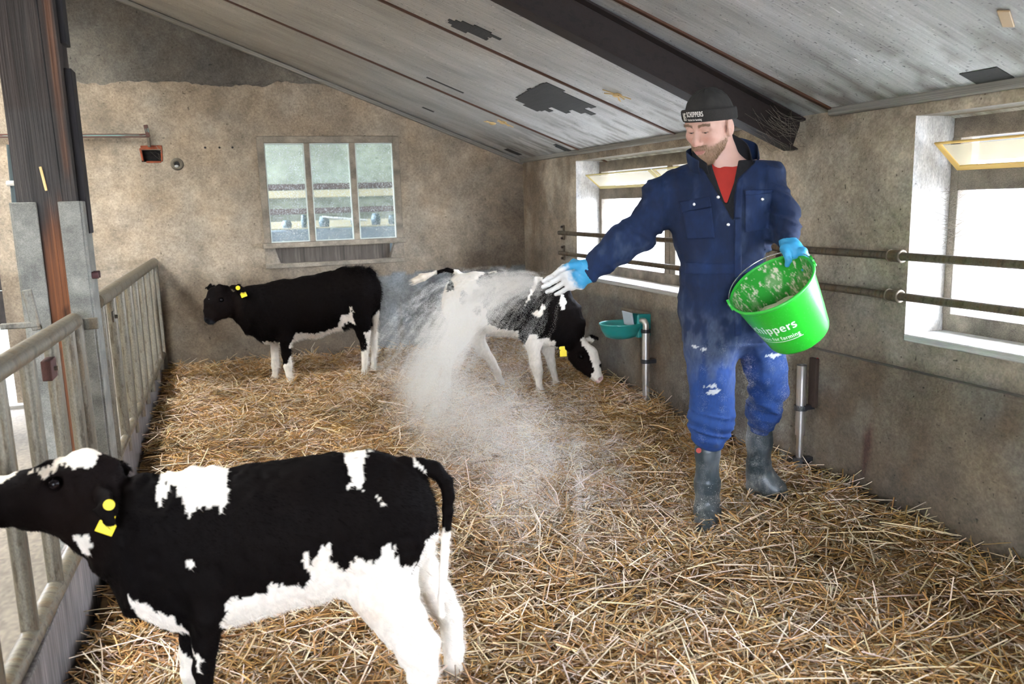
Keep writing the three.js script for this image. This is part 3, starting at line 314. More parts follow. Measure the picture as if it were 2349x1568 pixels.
// ---------------------------------------------------------------- windows
const paneM = phys({ transmission: 1, thickness: 0, roughness: 0.02, color: lin(0.98, 0.99, 1), ior: 1.45 });
const dirtyPane = phys({ transmission: 1, transmissionMap: paneT, thickness: 0, roughness: 0.03, color: lin(0.80, 0.85, 0.84), ior: 1.4 });
const oldWood = metres(std({ map: rep(concT, 2.2, 2.2), bumpMap: rep(concT, 2.2, 2.2), bumpScale: 0.003, color: lin(0.6, 0.525, 0.43), roughness: 0.85 })), greyWood = metres(std({ map: rep(concT, 2.2, 2.2), bumpMap: rep(concT, 2.2, 2.2), bumpScale: 0.003, color: lin(0.46, 0.41, 0.355), roughness: 0.9 }));
function sideWindow(a, b, n, flapColour, flapEdge) {
  const w = thing('window_' + n, undefined, undefined, [0, 0, 0], 0, undefined, 'structure'), m = (a + b) / 2, x = XF + 0.03, t = 0.06;
  const bar = (nm, z0, z1, y0, y1, d = t, mat = greyWood) => part(w, nm, bake(box(d, y1 - y0, z1 - z0, 0.006), ['t', x, (y0 + y1) / 2, (z0 + z1) / 2]), mat);
  bar('bottom_rail', a, b, 0.805, 0.884); bar('transom', a, b, 1.388, 1.47); bar('head_rail', a, b, 1.595, 1.69); bar('stile', a, a + 0.04, 0.88, 1.6, 0.066); bar('stile', b - 0.04, b, 0.88, 1.6, 0.066);
  bar('mullion', m - 0.072, m - 0.004, 0.88, 1.393, 0.052); bar('mullion', m + 0.004, m + 0.072, 0.88, 1.393, 0.052); bar('mullion', m - 0.035, m + 0.035, 1.465, 1.6, 0.054);
  for (const [z0, z1] of [[a + 0.04, m - 0.072], [m + 0.072, b - 0.04]]) part(w, 'pane', bake(new THREE.PlaneGeometry(z1 - z0, 0.504), ['y', -Math.PI / 2], ['t', x, 1.136, (z0 + z1) / 2]), paneM);
  // the hopper: two ventilation flaps hinged at the foot and tipped into the room
  const frM = std({ color: flapEdge, roughness: 0.5 }), glM = phys({ color: flapColour, roughness: 0.6, transmission: 0.5, thickness: 0 });
  for (const [z0, z1] of [[a + 0.035, m - 0.01], [m + 0.01, b - 0.035]]) {
    const L = Math.hypot(0.13, 0.108), ang = Math.atan2(0.13, 0.108), W2 = z1 - z0;
    const put = (g) => bake(g, ['z', ang], ['t', XF - 0.005, 1.468, (z0 + z1) / 2]);
    const f = part(w, 'hopper_flap', put(merge([bake(box(0.008, 0.028, W2), ['t', 0, 0.014, 0]), bake(box(0.008, 0.012, W2), ['t', 0, L - 0.006, 0]), bake(box(0.008, L, 0.03), ['t', 0, L / 2, -W2 / 2 + 0.015]), bake(box(0.008, L, 0.05), ['t', 0, L / 2, W2 / 2 - 0.025])])), frM, 'yellowed flap tipped inwards');
    part(f, 'flap_pane', put(bake(new THREE.PlaneGeometry(W2 - 0.06, L - 0.04), ['y', -Math.PI / 2], ['t', 0, L / 2, 0])), glM);
  }
}
sideWindow(...WZ[0], 1, lin(0.9, 0.84, 0.66), lin(0.6, 0.5, 0.2)); sideWindow(...WZ[1], 2, lin(0.9, 0.8, 0.58), lin(0.66, 0.42, 0.12)); sideWindow(...WZ[2], 3, lin(0.9, 0.8, 0.58), lin(0.66, 0.42, 0.12));
{
  const w = thing('window_4', undefined, undefined, [0, 0, 0], 0, undefined, 'structure'), z = ZB - 0.02;
  const b = (n, x0, x1, y0, y1, d = 0.07, zz = z, mat = oldWood) => part(w, n, bake(box(x1 - x0, y1 - y0, d, 0.007), ['t', (x0 + x1) / 2, (y0 + y1) / 2, zz]), mat);
  b('frame_stile', 0.345, 0.402, 1.1, 1.966, 0.076); b('frame_stile', 1.446, 1.505, 1.1, 1.966, 0.076); b('frame_head', 0.345, 1.505, 1.91, 1.968); b('frame_sill', 0.33, 1.512, 1.068, 1.112, 0.14, z + 0.03);
  b('mullion', 0.712, 0.762, 1.108, 1.915, 0.062); b('mullion', 1.08, 1.134, 1.108, 1.915, 0.062);
  for (const [x0, x1] of [[0.40, 0.714], [0.76, 1.082], [1.132, 1.448]]) {
    const p = part(w, 'pane', bake(new THREE.PlaneGeometry(x1 - x0, 0.8), ['t', (x0 + x1) / 2, 1.51, z - 0.005]), dirtyPane), q = p.geometry.attributes.uv; for (let i = 0; i < q.count; i++) q.setXY(i, q.getX(i) * 0.5 + x0, q.getY(i));
    part(w, 'glazing_bead', merge([bake(box(0.01, 0.8, 0.02, 0.003), ['t', x0 + 0.004, 1.51, z + 0.02]), bake(box(0.01, 0.8, 0.02, 0.003), ['t', x1 - 0.004, 1.51, z + 0.02]), bake(box(x1 - x0, 0.01, 0.02, 0.003), ['t', (x0 + x1) / 2, 1.115, z + 0.02]), bake(box(x1 - x0, 0.01, 0.02, 0.003), ['t', (x0 + x1) / 2, 1.905, z + 0.02])]), std({ color: lin(0.55, 0.6, 0.55) }));
  }
  // the shallow boarded trough under the sill
  const pl = std({ map: rep(plasterT, 0.5, 0.5), color: lin(0.42, 0.36, 0.29) });
  b('apron_board', 0.345, 1.505, 0.9, 0.94, 0.06, z + 0.02, oldWood); b('apron_back', 0.42, 1.40, 0.93, 1.07, 0.02, z - 0.06, metres(std({ map: rep(woodT, 3, 1), color: lin(0.3, 0.26, 0.21) })));
  for (const s of [0, 1]) { const sh = new THREE.Shape([[0, 0], [0.115, 0], [0.075, 0.13], [0, 0.13]].map(([x, y]) => new THREE.Vector2(s ? -x : x, y))), g = new THREE.ExtrudeGeometry(sh, { depth: 0.07, bevelEnabled: true, bevelSize: 0.004, bevelThickness: 0.004, bevelSegments: 1 }); part(w, 'apron_cheek', bake(g, ['t', s ? 1.503 : 0.347, 0.938, z - 0.05]), pl); }
}
{
  // the neighbouring stall seen through the back window: pale wall, roof and left gap added to set its daylight, dark rails, trough
  const bw = part(scene, 'wall_far', merge([bake(box(7, 5, 0.2), ['t', 0, 1.8, -10.6]), bake(box(0.2, 5, 3.2), ['t', 2.75, 1.8, -9]), bake(box(4.2, 0.15, 3.6), ['t', 0.9, 3.4, -9])]), std({ map: rep(plasterT, 0.5, 0.5), color: lin(0.55, 0.6, 0.5), roughness: 0.95 })); bw.userData.kind = 'structure';
  const rail = std({ color: lin(0.085, 0.06, 0.055), roughness: 0.6 }), tanM = std({ color: lin(0.42, 0.36, 0.24) });
  for (const [y, h, m, l] of [[1.636, 0.07, rail, 'upper dark rail on the pale wall behind the window'], [1.343, 0.07, rail, 'lower dark rail on the pale wall behind the window'], [1.547, 0.09, tanM, 'upper tan board on the pale wall behind the window'], [1.179, 0.09, tanM, 'lower tan board on the pale wall behind the window']]) tag(part(scene, 'stall_rail', bake(box(6, h, 0.06, 0.01), ['t', 1.4, y, -10.4]), m), l, 'rail');
  const t = thing('feed_trough', 'grey-blue feed trough with drinker caps, seen through the back window', 'trough', [1.2, 0, -8.6]); const gm = std({ color: lin(0.2, 0.245, 0.29), roughness: 0.5 });
  part(t, 'trough_wall', bake(box(2.5, 0.75, 0.12, 0.02), ['t', 0, 0.795, 0]), gm);
  for (const [x, h, r] of [[-0.55, 0.08, 0.05], [-0.38, 0.13, 0.03], [-0.18, 0.11, 0.055], [0.14, 0.1, 0.05], [0.35, 0.12, 0.05], [0.52, 0.1, 0.04], [0.75, 0.09, 0.06]]) part(t, 'drinker_cap', bake(lathe([[0.001, h], [r * 0.7, h * 0.95], [r, h * 0.5], [r * 0.85, 0], [0.001, 0]], 14), ['t', x, 1.19, 0.02]), std({ color: lin(0.09, 0.13, 0.145), roughness: 0.6 }));
  part(t, 'float_rod', bake(rod([-0.2, 1.29, 0.05], [0.25, 1.24, 0.05], 0.012), ['t', 0, 0, 0]), std({ color: lin(0.75, 0.75, 0.72) }));
}
{
  // doorway at the far left: dark upper leaf, daylight under it
  const d = thing('door_1', undefined, undefined, [0, 0, 0], 0, undefined, 'structure');
  for (let i = 0; i < 5; i++) part(d, 'plank', bake(box(1.6, 0.27, 0.04, 0.006), ['t', -2.36, 0.69 + i * 0.275, ZB - 0.2]), std({ map: woodT, color: lin(0.045, 0.036, 0.034) }));
  part(d, 'threshold', bake(box(1.7, 0.05, 0.3), ['t', -2.3, -0.05, ZB - 0.05]), std({ map: concT, color: lin(0.5, 0.49, 0.46) }));
}
// ---------------------------------------------------------------- fence, post, pipes
const galv = metres(std({ map: rep(rustT, 2, 1.2), metalness: 0.4, roughness: 0.6, color: lin(0.46, 0.44, 0.41) })), galvTube = metres(std({ map: rep(rustT, 2.4, 1.2), metalness: 0.45, roughness: 0.5, color: lin(0.46, 0.415, 0.35) }));
const iron = metres(std({ map: rep(rustT, 3, 3), color: lin(0.4, 0.335, 0.265), roughness: 0.6, metalness: 0.3 }));
const steel = std({ color: lin(0.62, 0.6, 0.58), metalness: 0.95, roughness: 0.28 });
const blackPlastic = std({ color: lin(0.012, 0.012, 0.014), roughness: 0.5 });
{
  const f = thing('pen_fence', 'far fence panel of rusty upright bars under a thick tube rail', 'fence', [-0.52, 0, -5.6]);
  const zf = [-4.08, -4.455, -4.82, -5.19, -5.53, -5.905, -6.31, -6.71], xo = (z) => (z + 7.06) * -0.012 + 0.02;
  part(f, 'top_rail', rod([xo(-4.0), 1.012, 1.6], [xo(-7.03), 1.0, -1.43], 0.034, 20), galvTube);
  for (const z of zf) part(f, 'bar', rod([xo(z), 0.2, z + 5.6], [xo(z), 0.99, z + 5.6], 0.024, 16), galvTube);
  part(f, 'end_post', bake(box(0.05, 1.02, 0.05, 0.006), ['t', 0.02, 0.5, -1.42]), galv);
  part(f, 'bottom_rail', rod([xo(-4.0), 0.27, 1.6], [xo(-7.03), 0.27, -1.43], 0.022, 14), galvTube);
  part(f, 'upright', bake(box(0.035, 1.6, 0.05, 0.004), ['t', -0.03, 0.78, 1.56]), galv, 'flat steel upright at the near end');
  part(f, 'latch', merge([bake(box(0.01, 0.05, 0.035), ['t', 0.035, 0.93, 1.5]), bake(new THREE.CylinderGeometry(0.009, 0.009, 0.014, 6), ['z', Math.PI / 2], ['t', 0.046, 0.93, 1.5])]), galv);
}
{
  const f = thing('feed_gate', 'near feed gate of thick upright tubes between the rails, beside the calf', 'gate', [-0.57, 0, -2.6]);
  const X = (z) => -0.0 + (z + 2.6) * -0.035;
  part(f, 'top_rail', merge([rod([X(-1.2), 1.005, 1.4], [X(-3.42), 1.0, -0.82], 0.031, 20), bake(new THREE.SphereGeometry(0.031, 16, 10), ['t', X(-3.42), 1.0, -0.82])]), galvTube);
  for (const z of [-1.44, -1.77, -2.085, -2.405, -2.72, -3.03, -3.3]) part(f, 'bar', rod([X(z), 0.24, z + 2.6], [X(z), 0.99, z + 2.6], 0.0235, 16), galvTube);
  part(f, 'end_tube', rod([X(-3.42), 0.1, -0.82], [X(-3.42), 1.0, -0.82], 0.031, 18), galvTube);
  part(f, 'bottom_rail', rod([X(-1.2), 0.26, 1.4], [X(-3.4), 0.26, -0.8], 0.03, 18), galvTube);
  part(f, 'latch_plate', bake(box(0.03, 0.065, 0.09), ['t', 0.02, 0.91, -0.33]), std({ color: lin(0.2, 0.07, 0.05), map: rustT }), 'red-brown latch plate with bolt'); part(f, 'latch_bolt', bake(new THREE.CylinderGeometry(0.008, 0.008, 0.012, 6), ['z', Math.PI / 2], ['t', 0.04, 0.91, -0.33]), iron);
  part(f, 'lever', merge([bake(box(0.03, 0.14, 0.018), ['z', 0.12], ['t', -0.05, 1.08, -0.55]), bake(box(0.12, 0.02, 0.02), ['t', -0.09, 1.03, -0.55])]), galv);
  part(f, 'hinge_plate', bake(box(0.1, 0.045, 0.012), ['t', 0.06, 0.985, -0.84]), galv);
}
{
  const k = part(scene, 'kerb', merge([bake(box(0.07, 0.48, 2.95, 0.01), ['t', -0.555, 0.03, -5.58]), bake(box(0.07, 0.46, 4.1, 0.01), ['t', -0.575, 0.02, -2.05])]), metres(std({ map: rep(woodT, 1.6, 0.9), color: lin(0.36, 0.34, 0.325), bumpMap: rep(woodT, 1.6, 0.9), bumpScale: 0.004 }))); k.userData.kind = 'structure';
}
{
  // the timber post with its galvanised channels
  const p = thing('timber_post', 'thick dark timber post clad below in grey steel channels', 'post', [-0.60, 0, -3.62]);
  const tm = metres(std({ map: rep(woodT, 2.2, 0.5), bumpMap: rep(woodT, 2.2, 0.5), bumpScale: 0.006, vertexColors: true, roughness: 0.85 }));
  const shaft = new THREE.BoxGeometry(0.20, 3.0, 0.18, 10, 110, 8); shaft.translate(0, 1.44, 0);
  const pp = shaft.attributes.position; for (let i = 0; i < pp.count; i++) { const y = pp.getY(i), n = (fbm(pp.getX(i) * 9, y * 1.6, pp.getZ(i) * 9, 3) - 0.5) * 0.018; pp.setX(i, pp.getX(i) * (1 + n * 3) + n * 0.6); pp.setZ(i, pp.getZ(i) + n); } shaft.computeVertexNormals();
  paint(shaft, (x, y, z) => { const n = fbm(x * 14, y * 2.2, z * 14, 4), g = fbm(x * 40, y * 1.5, 3, 3); let c = mix3([0.055, 0.038, 0.03], [0.10, 0.082, 0.07], sstep(0.3, 0.7, n)); if (y > 1.36 && y < 1.78) c = mix3(c, [0.10, 0.095, 0.088], 0.6);
    const o = sstep(1.5, 1.28, y + (n - 0.5) * 0.5 + (g - 0.5) * 0.3) * sstep(0.07, 0.03, Math.abs(x)); c = mix3(c, [0.42, 0.145, 0.04], o * 0.9); if (x > 0.065) c = mix3(c, [0.36, 0.15, 0.06], sstep(0.56, 0.7, g) * 0.7); if (o > 0.3 && g > 0.6) c = mul3(c, 0.35); return c; });
  part(p, 'shaft', shaft, tm);
  part(p, 'crack', bake(box(0.004, 2.2, 0.006), ['z', 0.01], ['t', 0.045, 2.35, 0.091]), std({ color: lin(0.01, 0.008, 0.007) }));
  const ch = metres(std({ map: rep(concT, 2.5, 2.5), roughness: 0.65, metalness: 0.2, color: lin(0.44, 0.445, 0.41) }));
  part(p, 'channel', merge([bake(box(0.085, 1.55, 0.012), ['t', -0.075, 0.67, 0.1]), bake(box(0.012, 1.55, 0.16), ['t', -0.118, 0.67, 0.02])]), ch, 'grey steel channel'); part(p, 'channel', merge([bake(box(0.075, 1.55, 0.012), ['t', 0.075, 0.67, 0.1]), bake(box(0.012, 1.55, 0.16), ['t', 0.116, 0.67, 0.02])]), ch, 'grey steel channel');
  part(p, 'side_cleat', merge([bake(box(0.03, 0.62, 0.1), ['t', 0.112, 1.63, -0.02])]), std({ map: woodT, color: lin(0.05, 0.045, 0.048) })); part(p, 'side_cleat', bake(box(0.032, 0.5, 0.1), ['t', 0.105, 2.28, -0.02]), std({ map: woodT, color: lin(0.04, 0.037, 0.04) }));
  part(p, 'splinter', bake(box(0.01, 0.09, 0.006), ['z', 0.12], ['t', 0.0, 1.53, 0.1]), std({ color: lin(0.68, 0.47, 0.2) }));
  part(p, 'bolt', bake(new THREE.CylinderGeometry(0.014, 0.014, 0.03, 8), ['z', Math.PI / 2], ['t', 0.13, 1.16, 0.03]), std({ color: lin(0.06, 0.02, 0.02) })); part(p, 'bolt', bake(new THREE.CylinderGeometry(0.014, 0.014, 0.03, 8), ['z', Math.PI / 2], ['t', 0.13, 1.16, 0.075]), std({ color: lin(0.06, 0.02, 0.02) }));
}
{
  const c = thing('conduit', 'dark plastic cable conduit strapped to the left of the timber post', 'conduit', [-0.735, 0, -3.68]);
  part(c, 'pipe', rod([0, 1.3, 0], [0.012, 1.665, 0], 0.016), std({ color: lin(0.03, 0.045, 0.045), roughness: 0.5 })); part(c, 'strap', bake(new THREE.TorusGeometry(0.019, 0.005, 6, 20), ['x', Math.PI / 2], ['s', 1.3, 2.2, 1], ['t', 0.008, 1.52, 0]), std({ color: lin(0.55, 0.5, 0.42) }));
  for (const [col, o] of [[lin(0.35, 0.03, 0.05), -0.004], [lin(0.02, 0.09, 0.28), 0.004], [lin(0.3, 0.27, 0.05), 0.01]]) part(c, 'wire', tube([[0.012 + o, 1.66, 0], [0.016 + o, 1.73, 0.004], [0.03 + o * 0.4, 1.81, 0.0], [0.05, 1.86, -0.01]], 0.0035, 20, 6), std({ color: col, roughness: 0.5 }));
}
{
  const b = thing('iron_bar', 'rusty iron wall bar with flaking turquoise paint, hooked by the brick hole', 'bar', [-0.45, 1.97, ZB + 0.04]);
  const m = std({ color: 0xffffff, roughness: 0.8, map: tex(256, 64, (u, v) => { const n = ft(u, v, 24, 6, 301, 4), s = ft(u, v, 5, 1, 302, 3); return n > 0.62 - sstep(0.7, 0.98, u) * 0.12 && v > 0.35 && v < 0.7 ? [104, 138, 130] : mul3([84, 54, 44], 0.7 + n * 0.6); }) });
  const g = box(2.9, 0.028, 0.02, 0.003); g.translate(-1.44, 0, 0); part(b, 'rail', g, m);
  part(b, 'hook', merge([bake(box(0.03, 0.09, 0.02, 0.003), ['z', 0.12], ['t', -0.004, 0.035, 0.004])]), m); part(b, 'fixing', bake(box(0.02, 0.07, 0.05), ['t', 0.0, -0.05, -0.025]), iron);
}
// the two pipe rails along the right wall
for (const [y, l] of [[1.132, 'upper of the two rusty pipe rails crossing the right wall'], [0.97, 'lower of the two rusty pipe rails crossing the right wall']]) {
  const p = thing('pipe_rail', l, 'pipe rail', [2.585, y, 0]);
  part(p, 'pipe', rod([0, 0, -6.14], [0, 0, 2.6], 0.0165, 18), iron);
  for (const z of [-2.62, -3.48]) part(p, 'coupling', merge([bake(new THREE.CylinderGeometry(0.024, 0.024, 0.05, 18), ['x', Math.PI / 2], ['t', 0, 0, z]), bake(new THREE.TorusGeometry(0.022, 0.006, 8, 18), ['t', 0, 0, z + 0.03]), bake(new THREE.TorusGeometry(0.022, 0.006, 8, 18), ['t', 0, 0, z - 0.03])]), iron);
  for (const z of [-6.14, -3.4]) { const f = part(p, 'flange', merge([bake(box(0.012, 0.12, 0.035, 0.003), ['t', 0.036, 0, z]), bake(box(0.03, 0.03, 0.03), ['t', 0.018, 0, z])]), iron); for (const s of [-1, 1]) part(f, 'bolt', bake(new THREE.CylinderGeometry(0.01, 0.01, 0.02, 6), ['z', Math.PI / 2], ['t', 0.024, s * 0.045, z]), std({ color: lin(0.05, 0.03, 0.022), roughness: 0.6 })); }
}
{
  // cast drinking bowl on the right wall
  const w = thing('water_bowl', 'green cast drinking bowl with grey tongue plate on the right wall', 'drinking bowl', [2.45, 0.555, -4.8]);
  const green = phys({ color: lin(0.012, 0.19, 0.165), roughness: 0.35, clearcoat: 0.5 });
  const bowl = lathe([[0.001, -0.075], [0.07, -0.073], [0.105, -0.06], [0.13, -0.02], [0.142, 0.018], [0.148, 0.022], [0.147, 0.03], [0.14, 0.03], [0.132, 0.02], [0.12, -0.02], [0.09, -0.05], [0.001, -0.06]], 48); bowl.scale(1.0, 1, 0.9);
  part(w, 'bowl', bowl, green);
  part(w, 'valve_housing', bake(box(0.1, 0.16, 0.17, 0.012), ['t', 0.13, 0.01, 0]), green); part(w, 'lid', bake(box(0.14, 0.02, 0.17, 0.008), ['z', -0.16], ['t', 0.11, 0.098, 0]), std({ map: rustT, color: lin(0.42, 0.36, 0.3), roughness: 0.8 }));
  part(w, 'tongue_plate', bake(box(0.008, 0.095, 0.14, 0.004), ['z', 0.18], ['t', 0.055, 0.052, 0.0]), std({ color: lin(0.48, 0.5, 0.53), roughness: 0.6, metalness: 0.2 })); part(w, 'water', bake(new THREE.CircleGeometry(0.118, 40), ['x', -Math.PI / 2], ['s', 1, 1, 0.9], ['t', 0, -0.02, 0]), phys({ color: lin(0.02, 0.05, 0.05), roughness: 0.04 }));
}
{
  const w = thing('bowl_pipe', 'steel standpipe rising from the straw to the drinking bowl', 'pipe', [2.57, 0, -4.68]);
  part(w, 'elbow', tube([[0, 0.53, 0], [0, 0.575, 0], [-0.004, 0.597, -0.012], [-0.012, 0.602, -0.05]], 0.021, 24, 14), std({ color: lin(0.55, 0.5, 0.44), metalness: 0.8, roughness: 0.35 })); part(w, 'gasket', bake(new THREE.CylinderGeometry(0.032, 0.032, 0.022, 20), ['t', 0, 0.535, 0]), blackPlastic);
  part(w, 'upper_tube', rod([0, 0.2, 0], [0, 0.53, 0], 0.026, 24), steel); part(w, 'lower_tube', rod([0, -0.05, 0], [0, 0.22, 0], 0.0225, 24), steel); part(w, 'clamp', merge([bake(new THREE.CylinderGeometry(0.032, 0.032, 0.026, 20), ['t', 0, 0.335, 0]), bake(box(0.06, 0.026, 0.05), ['t', 0.03, 0.335, 0.01])]), blackPlastic);
}
{
  const w = thing('heated_pipe', 'short steel standpipe with black clamps on the wall beside the man', 'pipe', [2.575, 0, -3.155]);
  part(w, 'upper_tube', tube([[0, 0.24, 0], [0, 0.42, 0], [0.0, 0.52, 0], [-0.003, 0.585, 0.002]], 0.0235, 30, 22), steel); part(w, 'lower_tube', rod([0, -0.06, 0], [-0.0, 0.25, 0], 0.0165, 22), steel);
  for (const y of [0.375, 0.115]) part(w, 'clamp', merge([bake(new THREE.CylinderGeometry(0.031, 0.031, 0.024, 20), ['t', 0, y, 0]), bake(box(0.07, 0.022, 0.035), ['t', 0.03, y + 0.003, 0.015])]), blackPlastic);
  part(w, 'wall_channel', bake(box(0.02, 0.24, 0.05), ['t', 0.045, 0.5, 0.03]), std({ map: rustT, color: lin(0.12, 0.07, 0.05) })); part(w, 'red_cap', bake(new THREE.SphereGeometry(0.008, 8, 6), ['t', 0.05, 0.615, 0.045]), std({ color: lin(0.35, 0.02, 0.02) }));
}
// ---------------------------------------------------------------- straw bedding
const bedH = (x, z) => 0.045 * sstep(-3.9, -5.4, z) + 0.05 * sstep(2.25, 2.62, x) + 0.07 * sstep(-6.5, -7.0, z) + 0.03 * sstep(-0.1, -0.5, x) + (fbm(x * 2.2, z * 2.2, 3, 3) - 0.5) * 0.07 + (fbm(x * 7, z * 7, 5, 2) - 0.5) * 0.035 - 0.02;
{
  const g = new THREE.PlaneGeometry(3.12, 8.6, 150, 420); g.rotateX(-Math.PI / 2); g.translate(1.05, 0, -2.75); const p = g.attributes.position; for (let i = 0; i < p.count; i++) p.setY(i, bedH(p.getX(i), p.getZ(i))); g.computeVertexNormals();
  paint(g, (x, y, z) => { const n = fbm(x * 30, z * 30, 1, 3); return mix3([0.07, 0.04, 0.017], [0.2, 0.12, 0.05], n); });
  const bed = part(scene, 'straw_bedding', g, std({ vertexColors: true, roughness: 1 })); tag(bed, 'deep golden straw bedding covering the floor of the calf pen', 'straw', undefined, 'stuff');
  const R = rng(41);
  const COL = [[0.84, 0.67, 0.42], [0.66, 0.42, 0.16], [0.5, 0.29, 0.095], [0.33, 0.18, 0.06], [0.78, 0.69, 0.55], [0.2, 0.115, 0.045], [0.62, 0.40, 0.15], [0.44, 0.26, 0.09]];
  const clump = (n, fine = 1) => {
    const pos = [], col = [], idx = [];
    for (let s = 0; s < n; s++) {
      const len = (0.07 + R() * R() * 0.24) * (fine < 1 ? 0.35 : 1), rad = (0.0019 + R() * R() * 0.0029) * fine, yaw = R() * 6.283, tilt = (R() - 0.4) * 0.62 + (R() < 0.06 ? (R() - 0.3) * 1.1 : 0), bend = (R() - 0.5) * 0.5, lift = (R() - 0.5) * 0.3;
      const c0 = V3(gauss(R) * 0.065, R() * R() * 0.085 - 0.025, gauss(R) * 0.065), c = COL[Math.floor(R() * COL.length)], tone = 0.6 + R() * 0.65, flat = 0.45 + R() * 0.55, seg = R() < 0.4 ? 3 : 2, kink = R() < 0.3 ? (R() - 0.5) * 1.6 : 0;
      let p = c0.clone(), y = yaw, t = tilt; const base = pos.length / 3;
      p.addScaledVector(V3(Math.cos(y) * Math.cos(t), Math.sin(t), Math.sin(y) * Math.cos(t)), -len / 2);
      for (let i = 0; i <= seg; i++) {
        const d = V3(Math.cos(y) * Math.cos(t), Math.sin(t), Math.sin(y) * Math.cos(t)), u = V3(-Math.sin(y), 0, Math.cos(y)), v = d.clone().cross(u), r = rad * (i === seg ? 0.7 : 1);
        for (let k = 0; k < 3; k++) { const a = k * 2.0944 + s; const q = p.clone().addScaledVector(u, Math.cos(a) * r).addScaledVector(v, Math.sin(a) * r * flat); pos.push(q.x, q.y, q.z); const w = tone * (0.9 + R() * 0.2); col.push(c[0] * w, c[1] * w, c[2] * w); }
        if (i < seg) { for (let k = 0; k < 3; k++) { const a = base + i * 3 + k, b = base + i * 3 + ((k + 1) % 3); idx.push(a, a + 3, b, b, a + 3, b + 3); } p.addScaledVector(d, len / seg); y += bend / seg + (i === 0 ? kink : 0); t += lift / seg; }
      }
      idx.push(base, base + 1, base + 2, base + seg * 3, base + seg * 3 + 2, base + seg * 3 + 1);
    }
    const q = new THREE.BufferGeometry(); q.setAttribute('position', new THREE.Float32BufferAttribute(pos, 3)); q.setAttribute('color', new THREE.Float32BufferAttribute(col, 3)); q.setIndex(idx); q.computeVertexNormals(); return q;
  };
  const strawM = phys({ vertexColors: true, roughness: 0.5, specularIntensity: 0.8 }), per = [2250, 2250, 2000, 2000];
  for (let v = 0; v < 4; v++) {
    const m = new THREE.InstancedMesh(v < 3 ? clump(46) : clump(70, 0.5), strawM, per[v]); m.name = 'loose_straw'; m.userData.kind = 'stuff'; m.castShadow = m.receiveShadow = true; const d = new THREE.Object3D(), c = new THREE.Color();
    for (let i = 0; i < per[v]; i++) {
      let x, z; do { x = -0.42 + R() * 3.02; z = R() < 0.4 ? -0.9 - R() * 2.6 : -0.9 - R() * 6.1; } while (x > 2.55 || x < -0.42);
      const e = 0.03 * (R() - 0.4); d.position.set(x, bedH(x, z) + 0.012 + e, z); d.rotation.set((R() - 0.5) * 0.3, R() * 6.283, (R() - 0.5) * 0.3); const s = 0.75 + R() * 0.6; d.scale.set(s, s * (0.8 + R() * 0.5), s); d.updateMatrix(); m.setMatrixAt(i, d.matrix);
      const big = fbm(x * 1.7, z * 1.7, 9, 3), t = 0.64 + R() * 0.4 + (big - 0.5) * 0.6; m.setColorAt(i, c.setRGB(t * 0.98, t * (0.865 + (R() - 0.5) * 0.1), t * (0.77 + (R() - 0.5) * 0.3)));
    }
    bed.add(m);
  }
}
// ---------------------------------------------------------------- calves
const furM = phys({ vertexColors: true, roughness: 0.7, specularIntensity: 0.06 }), eyeM = phys({ color: lin(0.006, 0.004, 0.004), roughness: 0.2, specularIntensity: 0.3 }), tagM = std({ color: lin(0.88, 0.66, 0.01), roughness: 0.45 });
const strandM = std({ vertexColors: true, roughness: 0.7 });
function tagShape(w, h) { const s = new THREE.Shape(); s.moveTo(-w * 0.22, h * 0.5); s.lineTo(w * 0.22, h * 0.5); s.lineTo(w * 0.26, h * 0.2); s.lineTo(w * 0.5, h * 0.05); s.lineTo(w * 0.5, -h * 0.5); s.lineTo(-w * 0.5, -h * 0.5); s.lineTo(-w * 0.5, h * 0.05); s.lineTo(-w * 0.26, h * 0.2); return new THREE.ExtrudeGeometry(s, { depth: 0.002, bevelEnabled: true, bevelSize: 0.0015, bevelThickness: 0.001, bevelSegments: 1 }); }
